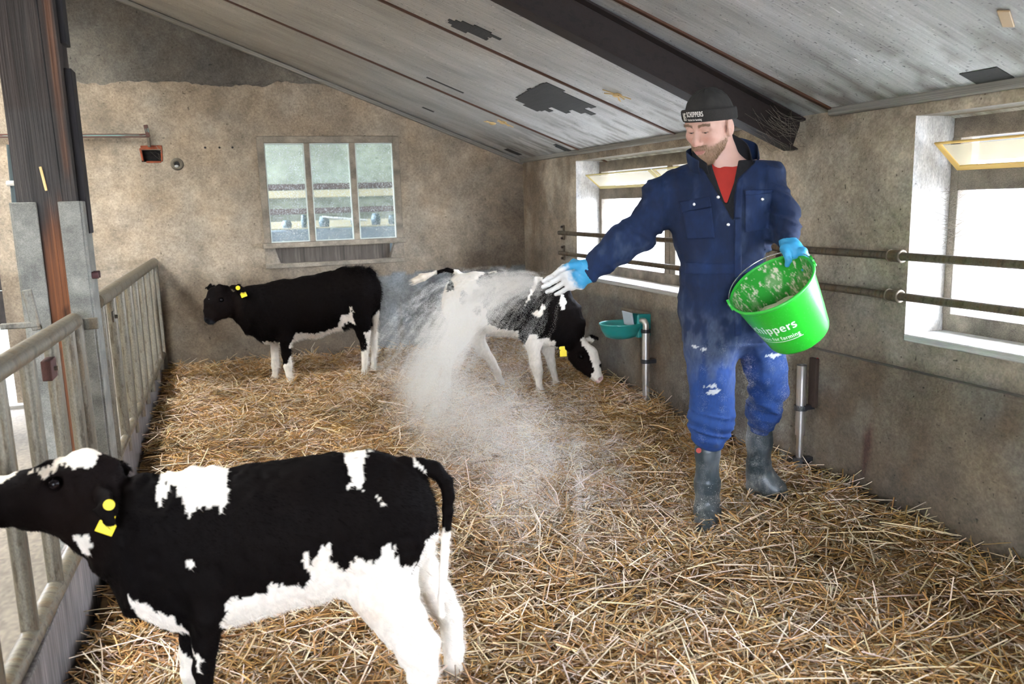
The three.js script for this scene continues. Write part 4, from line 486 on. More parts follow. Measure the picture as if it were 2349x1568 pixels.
function makeCalf(o) {
  const { S, P, cell } = o, g = thing('calf', o.label, 'calf', o.pos, o.turn);
  const foot = (l) => { const e = l[l.length - 1], x = e[0] + (o.lean ?? 0), r = e[4]; return [...l, [x, Math.max(o.ground + 0.07, Math.min(e[1] - 0.03, o.ground + 0.1)), e[2], 0.024, 0.024], [x + o.dir * 0.012, o.ground + 0.035, e[2], 0.034, 0.03], [x + o.dir * 0.018, o.ground + 0.004, e[2], 0.036, 0.032]]; };
  const legs = ['foreF', 'hindF', 'foreN', 'hindN'].map((k) => { const l = S[k], e = l[l.length - 1]; return k === 'hindF' && P.hoofF ? [...l, [P.hoofF[0], P.hoofF[1] + 0.04, P.hoofF[2], 0.024, 0.024], [P.hoofF[0] + 0.012, P.hoofF[1] + 0.005, P.hoofF[2], 0.034, 0.03]] : foot(l); });
  const legF = legs.map((l) => loft(l, 0.012)), trunk = loft(S.trunk, 0.03, [0, 0, 1], 0.45), neck = loft(S.neck, 0.03, [0, 0, 1], 0.5), head = loft(S.head, 0.012, [0, 0, 1], 0.5);
  const ear = (e, s) => loft([[...e[0], 0.02, 0.012], [...e[1], o.earR ?? 0.04, 0.012], [...e[2], 0.018, 0.009]], 0.008);
  const e1 = ear(P.ear), e2 = ear(P.earF), tl = P.tail, tail = loft(tl.map((p, i) => { const r = lerp(o.tailR ?? 0.024, o.tailR ? o.tailR * 0.6 : 0.011, i / (tl.length - 1)); return [...p, r, r]; }), 0.01), tuft = P.tuft && loft(P.tuft.map((p, i) => { const r = [0.016, 0.03, 0.026, 0.012][Math.min(i, 3)]; return [...p, r, r * 0.8]; }), 0.012);
  const hd = S.head, mz = hd[hd.length - 2], m2 = hd[hd.length - 3], ax = V3(mz[0] - m2[0], mz[1] - m2[1], mz[2] - m2[2]).normalize(), nos = [mz[0] + ax.x * 0.015 - ax.y * 0.012 * o.dir, mz[1] + ax.y * 0.015 + 0.006, mz[2] + mz[4] * 0.85];
  const socket = ball(P.eye, [0.022, 0.018, 0.02]), brow = ball([P.eye[0], P.eye[1] + 0.004, P.eye[2] - 0.012], [0.034, 0.03, 0.03]), nostril = ball(nos, [0.012, 0.009, 0.012]);
  const sdf = (x, y, z) => {
    let d = smin(trunk(x, y, z), neck(x, y, z), 0.035); const h = head(x, y, z); d = smin(d, h, 0.02);
    for (const f of legF) d = smin(d, f(x, y, z), 0.035);
    if (h < 0.12) { d = smin(d, brow(x, y, z), 0.02); d = smax(d, -(socket(x, y, z) + 0.006), 0.008); d = smax(d, -nostril(x, y, z), 0.006); }
    d = smin(d, e1(x, y, z), 0.014); d = smin(d, e2(x, y, z), 0.014); d = smin(d, tail(x, y, z), 0.006); if (tuft) d = smin(d, tuft(x, y, z), 0.02);
    if (Math.abs(d) < 0.03) d += (vn(x * 70, y * 45, z * 70) - 0.5) * 0.005 + (fbm(x * 9, y * 9, z * 9, 2) - 0.5) * 0.008 + 0.004;
    return d;
  };
  const bb = new THREE.Box3(); for (const k of Object.keys(S)) for (const s of S[k]) bb.expandByPoint(V3(s[0] + s[3] + 0.05, s[1] + s[3] + 0.06, s[2] + s[4] + 0.05)).expandByPoint(V3(s[0] - s[3] - 0.05, s[1] - s[3] - 0.06, s[2] - s[4] - 0.05)); for (const p of [...P.tail, ...P.ear, ...P.earF]) bb.expandByPoint(V3(p[0] + 0.05, p[1] + 0.05, p[2] + 0.05)).expandByPoint(V3(p[0] - 0.05, p[1] - 0.05, p[2] - 0.05)); bb.min.y = o.ground - 0.04;
  const geo = nets(sdf, bb.min.toArray(), bb.max.toArray(), cell);
  const BLK = [0.0021, 0.0018, 0.0019], WHT = [0.66, 0.595, 0.505];
  const white = (x, y, z) => {
    if (tail(x, y, z) < 0.012 && trunk(x, y, z) > 0.012) { const q = o.tailWhite(x, y); if (q !== null) return q; }
    const jx = x + (vn(x * 55, y * 55, 3) - 0.5) * 0.014 + (vn(x * 190, y * 40, 7) - 0.5) * 0.008, jy = y + (vn(x * 60, y * 60, 9) - 0.5) * 0.014 + (vn(x * 200, y * 30, 5) - 0.5) * 0.016;
    let w = !!o.base; if (P.B) for (const p of P.B) if (inPoly(p, jx, jy)) w = false; for (const p of P.W) if (inPoly(p, jx, jy)) w = true; return w;
  };
  const furColour = (x, y, z, w) => { const n = 0.86 + vn(x * 120, y * 60, z * 120) * 0.28; return w ? mul3(mix3(WHT, [0.54, 0.42, 0.30], sstep(0.55, 0.8, fbm(x * 6, y * 6, z * 6, 3)) * 0.5), n) : mul3(mix3(BLK, [0.005, 0.0032, 0.0024], fbm(x * 5, y * 5, z * 5, 2)), n); };
  paint(geo, (x, y, z) => {
    let c = furColour(x, y, z, white(x, y, z)); const md = head(x, y, z), k = (V3(x - mz[0], y - mz[1], z - mz[2]).dot(ax)) / 0.06;
    if (c[0] < 0.02) { const q = sstep(0.05, -0.01, md); c = [c[0] * (1 + q * 0.7), c[1] * (1 + q * 0.45), c[2] * (1 + q * 0.35)]; }
    if (md < 0.02 && k > -0.1 && o.noseCol) c = mix3(c, o.noseCol, sstep(-0.1, 0.35, k)); if (nostril(x, y, z) < 0.006) c = mul3(o.noseCol ?? [0.02, 0.02, 0.02], 0.5);
    if (y < o.ground + 0.045 && !(P.hoofF && x > P.hoofF[0] - 0.06 && x < P.hoofF[0] + 0.06 && z < 0)) c = mix3([0.2, 0.16, 0.12], [0.3, 0.25, 0.18], vn(x * 60, y * 60, z * 60));
    return c;
  });
  part(g, 'body', geo, furM);
  // short coat hairs that break up the outline
  const R = rng(o.seed), n = o.hairs, p = geo.attributes.position, nr = geo.attributes.normal, hair = new THREE.ConeGeometry(o.hairR, 1, 3, 1, true); hair.translate(0, 0.5, 0); hair.rotateX(0);
  const im = new THREE.InstancedMesh(hair, phys({ roughness: 0.6, specularIntensity: 0.06 }), n); im.name = 'coat'; im.userData.kind = 'stuff'; const d = new THREE.Object3D(), c = new THREE.Color(), yv = V3(0, 1, 0), back = V3(-o.dir * 0.75, -0.55, 0);
  let cnt = 0;
  for (let i = 0; i < n; i++) {
    const k = Math.floor(R() * p.count), x = p.getX(k), y = p.getY(k), z = p.getZ(k), N = V3(nr.getX(k), nr.getY(k), nr.getZ(k)); const inHead = head(x, y, z) < 0.01, tf = tuft && tuft(x, y, z) < 0.006;
    if (y < o.ground + 0.05 || brow(x, y, z) < 0.0) continue;
    const curl = o.curl && o.curl(x, y), dir = N.clone().multiplyScalar(curl ? 0.8 : 0.42).add(back.clone().multiplyScalar(curl ? 0.2 : 1)).add(V3((R() - 0.5) * (curl ? 1.6 : 0.35), (R() - 0.5) * 0.35, (R() - 0.5) * 0.35)).normalize(), L = (inHead ? 0.5 : 1) * (tf ? 2 : 1) * (curl ? 1.3 : 1) * o.hairL * (0.6 + R() * 0.7);
    if (tf) dir.set((R() - 0.5) * 0.5 + o.tuftDir[0], o.tuftDir[1], (R() - 0.5) * 0.5).normalize();
    d.position.set(x, y, z); d.quaternion.setFromUnitVectors(yv, dir); d.scale.set(1, L, 1); d.updateMatrix(); im.setMatrixAt(cnt, d.matrix);
    const q = furColour(x, y, z, white(x, y, z)); im.setColorAt(cnt++, c.setRGB(...q));
  }
  im.count = cnt;
  g.add(im);
  const eye = part(g, 'eye', new THREE.SphereGeometry(0.0145, 20, 14), eyeM); eye.position.set(P.eye[0], P.eye[1], P.eye[2] - 0.004); if (P.eye2) { const e = part(g, 'eye', eye.geometry, eyeM); e.position.set(...P.eye2); e.position.z -= 0.006; }
  o.tags(g);
  return g;
}
const flag = (g, p, w, h, rz, ry = 0) => { const t = part(g, 'ear_tag', tagShape(w, h), tagM, 'yellow ear tag'); t.position.set(...p); t.rotation.set(0, ry, rz); return t; };
const button = (g, p, r, ry = 0) => { const t = part(g, 'ear_tag', bake(new THREE.CylinderGeometry(r, r, 0.005, 20), ['x', Math.PI / 2]), tagM, 'round yellow ear tag stud'); t.position.set(...p); t.rotation.y = ry; return t; };
makeCalf({ S: C1, P: C1P, cell: 0.0062, pos: [0.225, 0, -2.115], turn: -0.106, ground: -0.035, dir: -1, seed: 5, hairs: 40000, hairR: 0.0006, hairL: 0.013, tailR: 0.025, label: 'black calf with white saddle and belly, closest to the feed gate', noseCol: null,
  tailWhite: (x, y) => y < 0.505 + (x > 0.345 ? 0.05 : 0), tuftDir: [0, -1], tags: (g) => { flag(g, [C1P.tag[1][0], C1P.tag[1][1] + 0.002, 0.128], 0.036, 0.046, -0.5); button(g, [C1P.tag[0][0], C1P.tag[0][1] + 0.004, 0.144], 0.0125); } });
makeCalf({ S: C2, P: C2P, cell: 0.0085, pos: [0.68, 0, -6.42], turn: -0.1055, ground: 0.03, dir: -1, seed: 6, hairs: 26000, hairR: 0.0012, hairL: 0.02, label: 'nearly all-black calf with white socks standing below the back window', noseCol: [0.02, 0.022, 0.026], earR: 0.042,
  curl: (x, y) => x > 0.2 && y > 0.86, tailWhite: (x, y) => y < 0.70, tuftDir: [0.1, -1], tags: (g) => { flag(g, C2P.tag[1], 0.04, 0.05, 0.3); button(g, C2P.tag[0], 0.016); flag(g, [C2P.tagF[1][0] + 0.004, C2P.tagF[1][1], 0.02], 0.035, 0.075, -0.35, 0.5); } });
makeCalf({ S: C3, P: C3P, cell: 0.0085, pos: [1.8, 0, -5.38], turn: -0.3229, ground: 0.025, dir: 1, seed: 7, hairs: 22000, hairR: 0.0011, hairL: 0.016, base: true, label: 'black and white calf lowering its head to the straw inside the dust', noseCol: [0.66, 0.42, 0.38],
  tailWhite: (x, y) => x < -0.42 || x > -0.3, tuftDir: [-1, -0.25], tags: (g) => { flag(g, [C3P.tag[1][0] - 0.005, C3P.tag[1][1] - 0.02, 0.165], 0.045, 0.068, 0.02); button(g, [C3P.tag[0][0] - 0.02, C3P.tag[0][1] - 0.025, 0.15], 0.012); } });
// ---------------------------------------------------------------- the man
{
  const man = thing('person', 'man in blue coverall, black beanie and rubber boots throwing white powder', 'person', [1.89, 0, -2.88], -0.58076);
  const M = MAN, Q = MANP;
  // ---- head, in its own axes: x to his left, y up, z out of the face
  const HS = 1.0, HR = new THREE.Euler(0.4, -0.62, -0.06, 'YXZ'), HP = V3(...Q.head), hm = new THREE.Matrix4().compose(HP, new THREE.Quaternion().setFromEuler(HR), V3(HS, HS, HS));
  const eyeY = 0.018, lid = (s) => { const b = ball([s * 0.0325, eyeY + 0.001, 0.0765], [0.0158, 0.0142, 0.0142]); return (x, y, z) => smax(b(x, y, z), (eyeY - 0.0048) - y, 0.002); };
  const lidL = lid(1), lidR = lid(-1), lidLow = (s) => { const b = ball([s * 0.0325, eyeY + 0.001, 0.0762], [0.0152, 0.0138, 0.0136]); return (x, y, z) => smax(b(x, y, z), y - (eyeY - 0.0085), 0.002); }, lowL = lidLow(1), lowR = lidLow(-1);
  const H = [
    [ball([0, 0.045, -0.012], [0.077, 0.088, 0.098]), 0.02], [ball([0, 0.0, 0.04], [0.064, 0.08, 0.05]), 0.03], [cap([0.05, -0.045, 0.012], [0.02, -0.094, 0.072], 0.022, 0.02), 0.035], [cap([-0.05, -0.045, 0.012], [-0.02, -0.094, 0.072], 0.022, 0.02), 0.035],
    [ball([0, -0.092, 0.078], [0.021, 0.02, 0.018]), 0.03], [ball([0, -0.06, 0.07], [0.036, 0.034, 0.026]), 0.03], [ball([0.045, -0.008, 0.062], [0.02, 0.015, 0.022]), 0.03], [ball([-0.045, -0.008, 0.062], [0.02, 0.015, 0.022]), 0.03],
    [cap([-0.046, 0.04, 0.072], [0.046, 0.04, 0.072], 0.0125), 0.022], [cap([0, 0.03, 0.086], [0, -0.018, 0.112], 0.0085, 0.0115), 0.012], [ball([0, -0.022, 0.113], [0.0115, 0.0105, 0.0115]), 0.012], [ball([0.012, -0.027, 0.1], [0.009, 0.008, 0.012]), 0.007], [ball([-0.012, -0.027, 0.1], [0.009, 0.008, 0.012]), 0.007],
    [ball([0, -0.0535, 0.0925], [0.023, 0.0058, 0.0085]), 0.006], [ball([0, -0.0635, 0.091], [0.02, 0.0068, 0.009]), 0.006]];
  const headF = (x, y, z) => {
    let d = 9; for (const [f, k] of H) d = smin(d, f(x, y, z), k);
    for (const s of [-1, 1]) d = smax(d, -ball([s * 0.0325, eyeY, 0.092], [0.02, 0.0135, 0.017])(x, y, z), 0.012);
    d = smin(d, lidL(x, y, z), 0.004); d = smin(d, lidR(x, y, z), 0.004); d = smin(d, lowL(x, y, z), 0.004); d = smin(d, lowR(x, y, z), 0.004);
    d = smax(d, -ball([0, -0.0585, 0.1], [0.024, 0.0012, 0.008])(x, y, z), 0.002);
    d = smax(d, -ball([0.0078, -0.0315, 0.106], [0.0042, 0.0035, 0.006])(x, y, z), 0.002); d = smax(d, -ball([-0.0078, -0.0315, 0.106], [0.0042, 0.0035, 0.006])(x, y, z), 0.002);
    for (const s of [-1, 1]) { let e = ball([s * 0.083, 0.0, -0.012], [0.009, 0.034, 0.02])(x, y, z); e = smin(e, ball([s * 0.08, -0.026, -0.002], [0.007, 0.012, 0.01])(x, y, z), 0.006); e = smax(e, -ball([s * 0.092, 0.002, -0.008], [0.008, 0.022, 0.011])(x, y, z), 0.004); d = smin(d, e, 0.008); }
    return d;
  };
  const headG = nets(headF, [-0.105, -0.13, -0.125], [0.105, 0.15, 0.14], 0.0028);
  const beardAt = (x, y, z) => { const n = vn(x * 160, y * 90, z * 160), jaw = sstep(-0.028, -0.06, y - Math.max(0, 0.06 - z) * 0.28 + (n - 0.5) * 0.012) * sstep(-0.02, 0.03, z), lip = Math.hypot(x / 0.027, (y + 0.0585) / 0.0125) < 1 && z > 0.07 ? 0 : 1, mous = y > -0.054 && y < -0.036 && Math.abs(x) < 0.036 && z > 0.07 ? 0.75 : 0; return Math.max(jaw * lip, mous) * (0.55 + n * 0.5); };
  paint(headG, (x, y, z) => {
    const n = fbm(x * 60, y * 60, z * 60, 3); let c = mix3([0.60, 0.36, 0.27], [0.68, 0.42, 0.33], n);
    const cheek = Math.exp(-(((Math.abs(x) - 0.042) / 0.022) ** 2) - ((y + 0.015) / 0.02) ** 2) * (z > 0.03 ? 1 : 0), nose = Math.exp(-((x / 0.014) ** 2) - ((y + 0.022) / 0.014) ** 2) * (z > 0.09 ? 1 : 0); c = mix3(c, [0.64, 0.27, 0.2], clamp(cheek * 0.45 + nose * 0.45, 0, 1));
    if (z > 0.075 && Math.abs(x) < 0.025 && Math.hypot(x / 0.025, (y + 0.0585) / 0.0115) < 1) c = [0.55, 0.235, 0.2];
    const b = beardAt(x, y, z); c = mix3(c, mix3([0.22, 0.135, 0.075], [0.38, 0.25, 0.14], n), clamp(b * 0.8, 0, 0.85));
    if (Math.abs(x) > 0.06 && z > -0.01 && z < 0.03 && y < 0.03 && y > -0.045) c = mix3(c, [0.36, 0.2, 0.13], 0.4 * vn(x * 200, y * 200, z * 200));
    const bx = Math.abs(x) - 0.036, by = y - 0.043 + bx * bx * 6 - (Math.abs(x) < 0.022 ? -0.002 : 0); if (Math.abs(bx) < 0.023 && Math.abs(by) < 0.0052 && z > 0.05) c = mix3(c, [0.2, 0.12, 0.07], 0.8);
    if (Math.abs(Math.abs(x) - 0.0325) < 0.0145 && y > eyeY - 0.0075 && y < eyeY - 0.0025 && z > 0.075) c = mix3(c, [0.18, 0.1, 0.08], 0.6);
    return c;
  });
  headG.applyMatrix4(hm);
  // neck, chest and limbs under the clothes, one body with the head
  const skin = [0.62, 0.38, 0.3];
  const neckL = loft([[Q.neckTop[0] - 0.005, Q.neckTop[1] + 0.03, 0.0, 0.058, 0.056], [Q.neckTop[0] + 0.012, Q.neckTop[1] - 0.03, -0.005, 0.056, 0.054], [Q.neckBot[0], Q.neckBot[1], -0.01, 0.064, 0.062], [Q.neckBot[0] + 0.005, Q.neckBot[1] - 0.06, -0.02, 0.07, 0.055]], 0.02), inner = (l, q) => loft(l.map((s) => [s[0], s[1], s[2], Math.max(s[3] - q, 0.02), Math.max(s[4] - q, 0.02)]), 0.02);
  const torsoIn = inner(M.torso, 0.034), under = [inner(M.armR, 0.022), inner(M.armL, 0.022), inner(M.legR, 0.034), inner(M.legL, 0.034), inner(M.bootR, 0.018), inner(M.bootL, 0.018)];
  const throat = cap([Q.neckTop[0] - 0.022, Q.neckTop[1] - 0.02, 0.04], [Q.neckBot[0] - 0.03, Q.neckBot[1] - 0.0, 0.045], 0.014, 0.012);
  const bodyG = nets((x, y, z) => { let d = smin(neckL(x, y, z), torsoIn(x, y, z), 0.03); d = smin(d, throat(x, y, z), 0.02); for (const f of under) d = smin(d, f(x, y, z), 0.03); return d; }, [-0.62, -0.06, -0.45], [0.48, 1.68, 0.25], 0.009);
  paint(bodyG, (x, y, z) => mul3(skin, 0.92 + fbm(x * 40, y * 40, z * 40, 3) * 0.16));
  const skinM = phys({ vertexColors: true, roughness: 0.55, sheen: 0.2, sheenColor: lin(1, 0.8, 0.7) }), noUv = (g) => { g.deleteAttribute('uv'); return g.toNonIndexed(); };
  part(man, 'body', mergeGeometries([noUv(headG), noUv(bodyG)]), skinM);
  const inHead = (n, g, m, l) => { g.applyMatrix4(hm); return part(man, n, g, m, l); };
  for (const s of [1, -1]) { const e = new THREE.SphereGeometry(0.0122, 20, 16); paint(e, (x, y, z) => { const a = Math.hypot(x, y + 0.0055); return z > 0 && a < 0.0026 ? [0.01, 0.01, 0.01] : z > 0 && a < 0.0062 ? [0.06, 0.06, 0.055] : [0.42, 0.38, 0.35]; }); e.translate(s * 0.0325, eyeY, 0.0768); inHead('eye', e, phys({ vertexColors: true, roughness: 0.12, clearcoat: 0.6 })); }
  // beard and eyebrows as short hairs
  {
    const R = rng(77), p = headG.attributes.position, inv = hm.clone().invert(), q = V3(), nr = headG.attributes.normal, hair = new THREE.ConeGeometry(0.00065, 1, 3, 1, true); hair.translate(0, 0.5, 0);
    const mk = (name, count, test, L, dirF, cols) => { const im = new THREE.InstancedMesh(hair, std({ roughness: 0.6 }), count), d = new THREE.Object3D(), c = new THREE.Color(); im.name = name; im.userData.kind = 'stuff'; let n = 0, tries = 0; const inn = new THREE.Matrix3().setFromMatrix4(inv);
      while (n < count && tries++ < count * 60) { const k = Math.floor(R() * p.count); q.set(p.getX(k), p.getY(k), p.getZ(k)).applyMatrix4(inv); const w = test(q.x, q.y, q.z); if (R() > w) continue; const N = V3(nr.getX(k), nr.getY(k), nr.getZ(k)).applyMatrix3(inn).normalize(), dr = dirF(q, N, R).normalize().transformDirection(hm); d.position.set(p.getX(k), p.getY(k), p.getZ(k)).addScaledVector(dr, -0.001); d.quaternion.setFromUnitVectors(V3(0, 1, 0), dr); d.scale.set(1, L * (0.6 + R() * 0.8), 1); d.updateMatrix(); im.setMatrixAt(n, d.matrix); const t = R(); im.setColorAt(n++, c.setRGB(...mix3(cols[0], cols[1], t))); } im.count = n; man.add(im); };
    mk('beard', 5200, (x, y, z) => { const b = beardAt(x, y, z); return b > 0.35 ? b * sstep(0.0, 0.05, z + (y < -0.07 ? 0.02 : 0)) : 0; }, 0.0085, (v, N, r) => V3(N.x * 0.35 + (r() - 0.5) * 0.3, -0.9, N.z * 0.5 + (r() - 0.5) * 0.3), [[0.2, 0.12, 0.06], [0.5, 0.34, 0.19]]);
    mk('eyebrow', 700, (x, y, z) => { const bx = Math.abs(x) - 0.036, by = y - 0.043 + bx * bx * 6; return Math.abs(bx) < 0.023 && Math.abs(by) < 0.005 && z > 0.05 ? 1 : 0; }, 0.007, (v, N, r) => V3(Math.sign(v.x) * 0.8, 0.35, 0.2 + (r() - 0.5) * 0.4), [[0.14, 0.08, 0.045], [0.28, 0.17, 0.09]]);
  }
  // beanie: knitted dome and turned-up cuff with the printed name
  {
    const cv = document.createElement('canvas'); cv.width = 2048; cv.height = 160; const x = cv.getContext('2d'); x.fillStyle = '#2a2724'; x.fillRect(0, 0, 2048, 160); const r = rng(3); for (let i = 0; i < 26000; i++) { x.fillStyle = r() < 0.5 ? 'rgba(60,56,52,.5)' : 'rgba(20,18,17,.5)'; x.fillRect(r() * 2048, r() * 160, 2, 3); }
    x.fillStyle = '#e9e6dd'; x.font = 'bold 44px sans-serif'; x.textBaseline = 'alphabetic'; x.fillText('SCHIPPERS', 960, 80); x.font = 'bold 21px sans-serif'; x.fillText('Passion for farming', 962, 108);
    x.save(); x.translate(870, 106); x.transform(1, 0, -0.18, 1, 0, 0); x.font = 'bold 74px sans-serif'; x.scale(0.62, 1); x.fillText('MS', 0, 0); x.restore();
    const ct = new THREE.CanvasTexture(cv); ct.colorSpace = THREE.SRGBColorSpace; ct.wrapS = THREE.RepeatWrapping;
    const ex = 0.0865, ez = 0.1065, yc = (th) => 0.036 + Math.cos(th) * 0.033 * 1 - 0.004, N = 96;     // theta 0 is the brow
    const ring = (prof) => { const pos = [], uv = [], idx = [], K = prof.length; for (let i = 0; i <= N; i++) { const th = (i / N - 0.5) * Math.PI * 2; for (let k = 0; k < K; k++) { const [o, h] = prof[k], wob = (vn(Math.cos(th) * 5, Math.sin(th) * 5, k * 0.7) - 0.5) * 0.004; pos.push(Math.sin(th) * (ex + o + wob), yc(th) + h, Math.cos(th) * (ez + o + wob) - 0.008); uv.push(i / N, k / (K - 1)); } } for (let i = 0; i < N; i++) for (let k = 0; k + 1 < K; k++) { const a = i * K + k, b = a + K; idx.push(a, b, a + 1, a + 1, b, b + 1); } const g = new THREE.BufferGeometry(); g.setAttribute('position', new THREE.Float32BufferAttribute(pos, 3)); g.setAttribute('uv', new THREE.Float32BufferAttribute(uv, 2)); g.setIndex(idx); g.computeVertexNormals(); return g; };
    const bean = new THREE.Group(); bean.name = 'beanie'; man.add(bean);
    const dome = []; for (let k = 0; k <= 16; k++) { const t = (k / 16) * Math.PI / 2; dome.push([0.004 - (1 - Math.cos(t)) * 0.0, t]); }
    const dg = (() => { const pos = [], idx = [], K = 20; for (let i = 0; i <= N; i++) { const th = (i / N - 0.5) * Math.PI * 2; for (let k = 0; k <= K; k++) { const t = (k / K) * Math.PI / 2, seam = Math.abs(Math.sin(th * 2)) < 0.05 ? -0.0018 : 0, n = (fbm(Math.sin(th) * 4, k * 0.35, Math.cos(th) * 4, 2) - 0.5) * 0.008; const rr = Math.cos(t) ** 0.9, y0 = yc(th) + 0.012; pos.push(Math.sin(th) * (ex + 0.001 + seam + n) * rr, lerp(y0, 0.152 + n, Math.sin(t)), Math.cos(th) * (ez + 0.001 + seam + n) * rr - 0.01); } } const K1 = K + 1; for (let i = 0; i < N; i++) for (let k = 0; k < K; k++) { const a = i * K1 + k, b = a + K1; idx.push(a, b, a + 1, a + 1, b, b + 1); } const g = new THREE.BufferGeometry(); g.setAttribute('position', new THREE.Float32BufferAttribute(pos, 3)); g.setIndex(idx); g.computeVertexNormals(); paint(g, (x, y, z) => mul3(mix3([0.02, 0.0185, 0.0165], [0.036, 0.032, 0.027], fbm(x * 50, y * 50, z * 50, 3)), 1)); return g; })();
    dg.applyMatrix4(hm); part(bean, 'dome', dg, std({ vertexColors: true, roughness: 1 }));
    const cg = ring([[0.0, -0.002], [0.006, -0.004], [0.0105, 0.0], [0.0115, 0.012], [0.0115, 0.026], [0.0105, 0.04], [0.007, 0.044], [0.001, 0.043]]); cg.applyMatrix4(hm); part(bean, 'cuff', cg, std({ map: ct, roughness: 1 }), 'black cuff printed with small white lettering');
  }
  // ---- clothes
  const wrinkle = (x, y, z) => (fbm(x * 13 + y * 5, y * 15, z * 13, 3) - 0.5) * 0.016;
  const fold = (x, y, z, f, a) => Math.abs(vn(x * f * 0.55 + z * 4, y * f, z * f * 0.5) - 0.5) * a;
  const ribbon = (low, high, th, n = 60, m = 8) => {   // a standing collar between two space curves
    const A = new THREE.CatmullRomCurve3(low.map((p) => V3(...p))), B = new THREE.CatmullRomCurve3(high.map((p) => V3(...p))), pos = [], idx = [], C = A.getPoint(0.5).add(A.getPoint(0)).multiplyScalar(0.5);
    for (let i = 0; i <= n; i++) { const a = A.getPoint(i / n), b = B.getPoint(i / n), T = A.getTangent(i / n), nn = T.clone().cross(b.clone().sub(a)).normalize(); if (nn.dot(a.clone().sub(C)) < 0) nn.negate(); for (let k = 0; k <= 2 * m + 1; k++) { const outer = k <= m, t = outer ? k / m : (2 * m + 1 - k) / m, q = a.clone().lerp(b, t).addScaledVector(nn, (outer ? th : 0) + Math.sin(t * 3.14) * 0.006 + (vn(i * 0.2, t * 3, 5) - 0.5) * 0.004); pos.push(q.x, q.y, q.z); } }
    const K = 2 * m + 2; for (let i = 0; i < n; i++) for (let k = 0; k < K; k++) { const a = i * K + k, b = i * K + ((k + 1) % K); idx.push(a, b, a + K, b, b + K, a + K); } for (const i of [0, n]) for (let k = 0; k < m; k++) { const a = i * K + k, b = a + 1, c = i * K + (K - 1 - k), d = c - 1; idx.push(a, b, c, b, d, c); }
    const g = new THREE.BufferGeometry(); g.setAttribute('position', new THREE.Float32BufferAttribute(pos, 3)); g.setIndex(idx); g.computeVertexNormals(); return g;
  };
  const suitM = std({ vertexColors: true, roughness: 0.88 });
  const suit = (x, y, z, nx = 0, ny = 0, nz = 0) => {
    const n = fbm(x * 9, y * 5, z * 9, 4), m = fbm(x * 34, y * 16, z * 34, 3), f = vn(x * 260, y * 90, z * 260); let c = mix3([0.0014, 0.0088, 0.036], [0.003, 0.0175, 0.066], sstep(0.35, 0.7, n * 0.6 + m * 0.4));
    c = mix3(c, [0.005, 0.038, 0.165], sstep(0.86, 0.7, y + (n - 0.5) * 0.3) * 0.75);                     // window light on the legs put into the colour as brighter blue
    c = mix3(c, [0.038, 0.056, 0.09], sstep(0.56, 0.74, m * 0.55 + fbm(x * 6 + 4, y * 3, z * 6, 3) * 0.45) * 0.55); // rubbed and powdered cloth
    const right = x < 0.1 ? 1 : 0.3, d = sstep(0.97, 0.88, y) * sstep(0.55, 0.78, y) * right * (0.25 + f * 0.3); c = mix3(c, [0.085, 0.1, 0.125], d * sstep(0.35, 0.6, m));
    for (const [k, r] of [[0, 0.009], [1, 0.006], [2, 0.007], [3, 0.005], [4, 0.006]]) { const p = Q.knees[k], q = Math.hypot((x - p[0]) / 1.8, y - p[1]) + (m - 0.5) * 0.03 + (f - 0.5) * 0.012; if (z > -0.1 && q < r) c = [0.42, 0.43, 0.43]; }
    return mul3(c, 0.85 + f * 0.3);
  };
  const torso = loft(M.torso, 0.04), armR = loft(M.armR, 0.03), armL = loft(M.armL, 0.03), legR = loft(M.legR, 0.03), legL = loft(M.legL, 0.03);
  const tors = (x, y, z) => { let d = torso(x, y, z); d = smin(d, armR(x, y, z), 0.045); d = smin(d, armL(x, y, z), 0.045); return d; };
  const bound = (f, ...a) => f(...a);
  const coverF = (x, y, z) => {
    let d = tors(x, y, z); d = smin(d, smin(legR(x, y, z), legL(x, y, z), 0.02), 0.05);
    if (Math.abs(d) > 0.05) return d;
    d += wrinkle(x, y, z) * 1.1;
    if (x < -0.2 && y > 1.02) { const e = (x * -0.75 - y * 0.5); d += fold(e, x + y * 1.4, z, 16, 0.024) - 0.005; }
    if (x > 0.2 && y > 1.15) d += Math.abs(vn(x * 6, y * 34 + x * 16, z * 6) - 0.5) * 0.028 - 0.006;
    if (y < 0.8) d += Math.abs(vn(x * 7 + 3, y * 11 + x * 8, z * 7) - 0.5) * 0.026 - 0.005; if (y < 0.52) d += Math.abs(vn(x * 5, y * 38 + x * 9, z * 5 + 7) - 0.5) * 0.03 - 0.005;
    if (y > 0.86 && y < 1.5 && Math.abs(x) < 0.2) d += Math.abs(vn(x * 17 + y * 4, y * 4, z * 8) - 0.5) * 0.018 - 0.003;
    const cuff = Math.max((x - -0.505) * -0.86 + (y - 1.095) * -0.5, -9); d = smax(d, cuff - 0.005, 0.004);
    d = smax(d, ((x - 0.3) * 0.25 - (y - 1.196) * 0.93) - 0.004 + (x < 0.2 || y < 1.1 ? -9 : 0), 0.004);
    if (y > 1.15 && z > -0.02) d = smax(d, -smax(polyDist(Q.V, x, y), 0.02 - z, 0.01), 0.006);
    d = smax(d, y - 1.535 + 0.06 * Math.abs(x - 0.05), 0.01);
    return d;
  };
  const coverG = nets(coverF, [-0.6, 0.34, -0.34], [0.45, 1.58, 0.24], 0.0058);
  paint(coverG, suit); const cover = part(man, 'coverall', coverG, suitM, 'navy blue work coverall, dusty and worn');
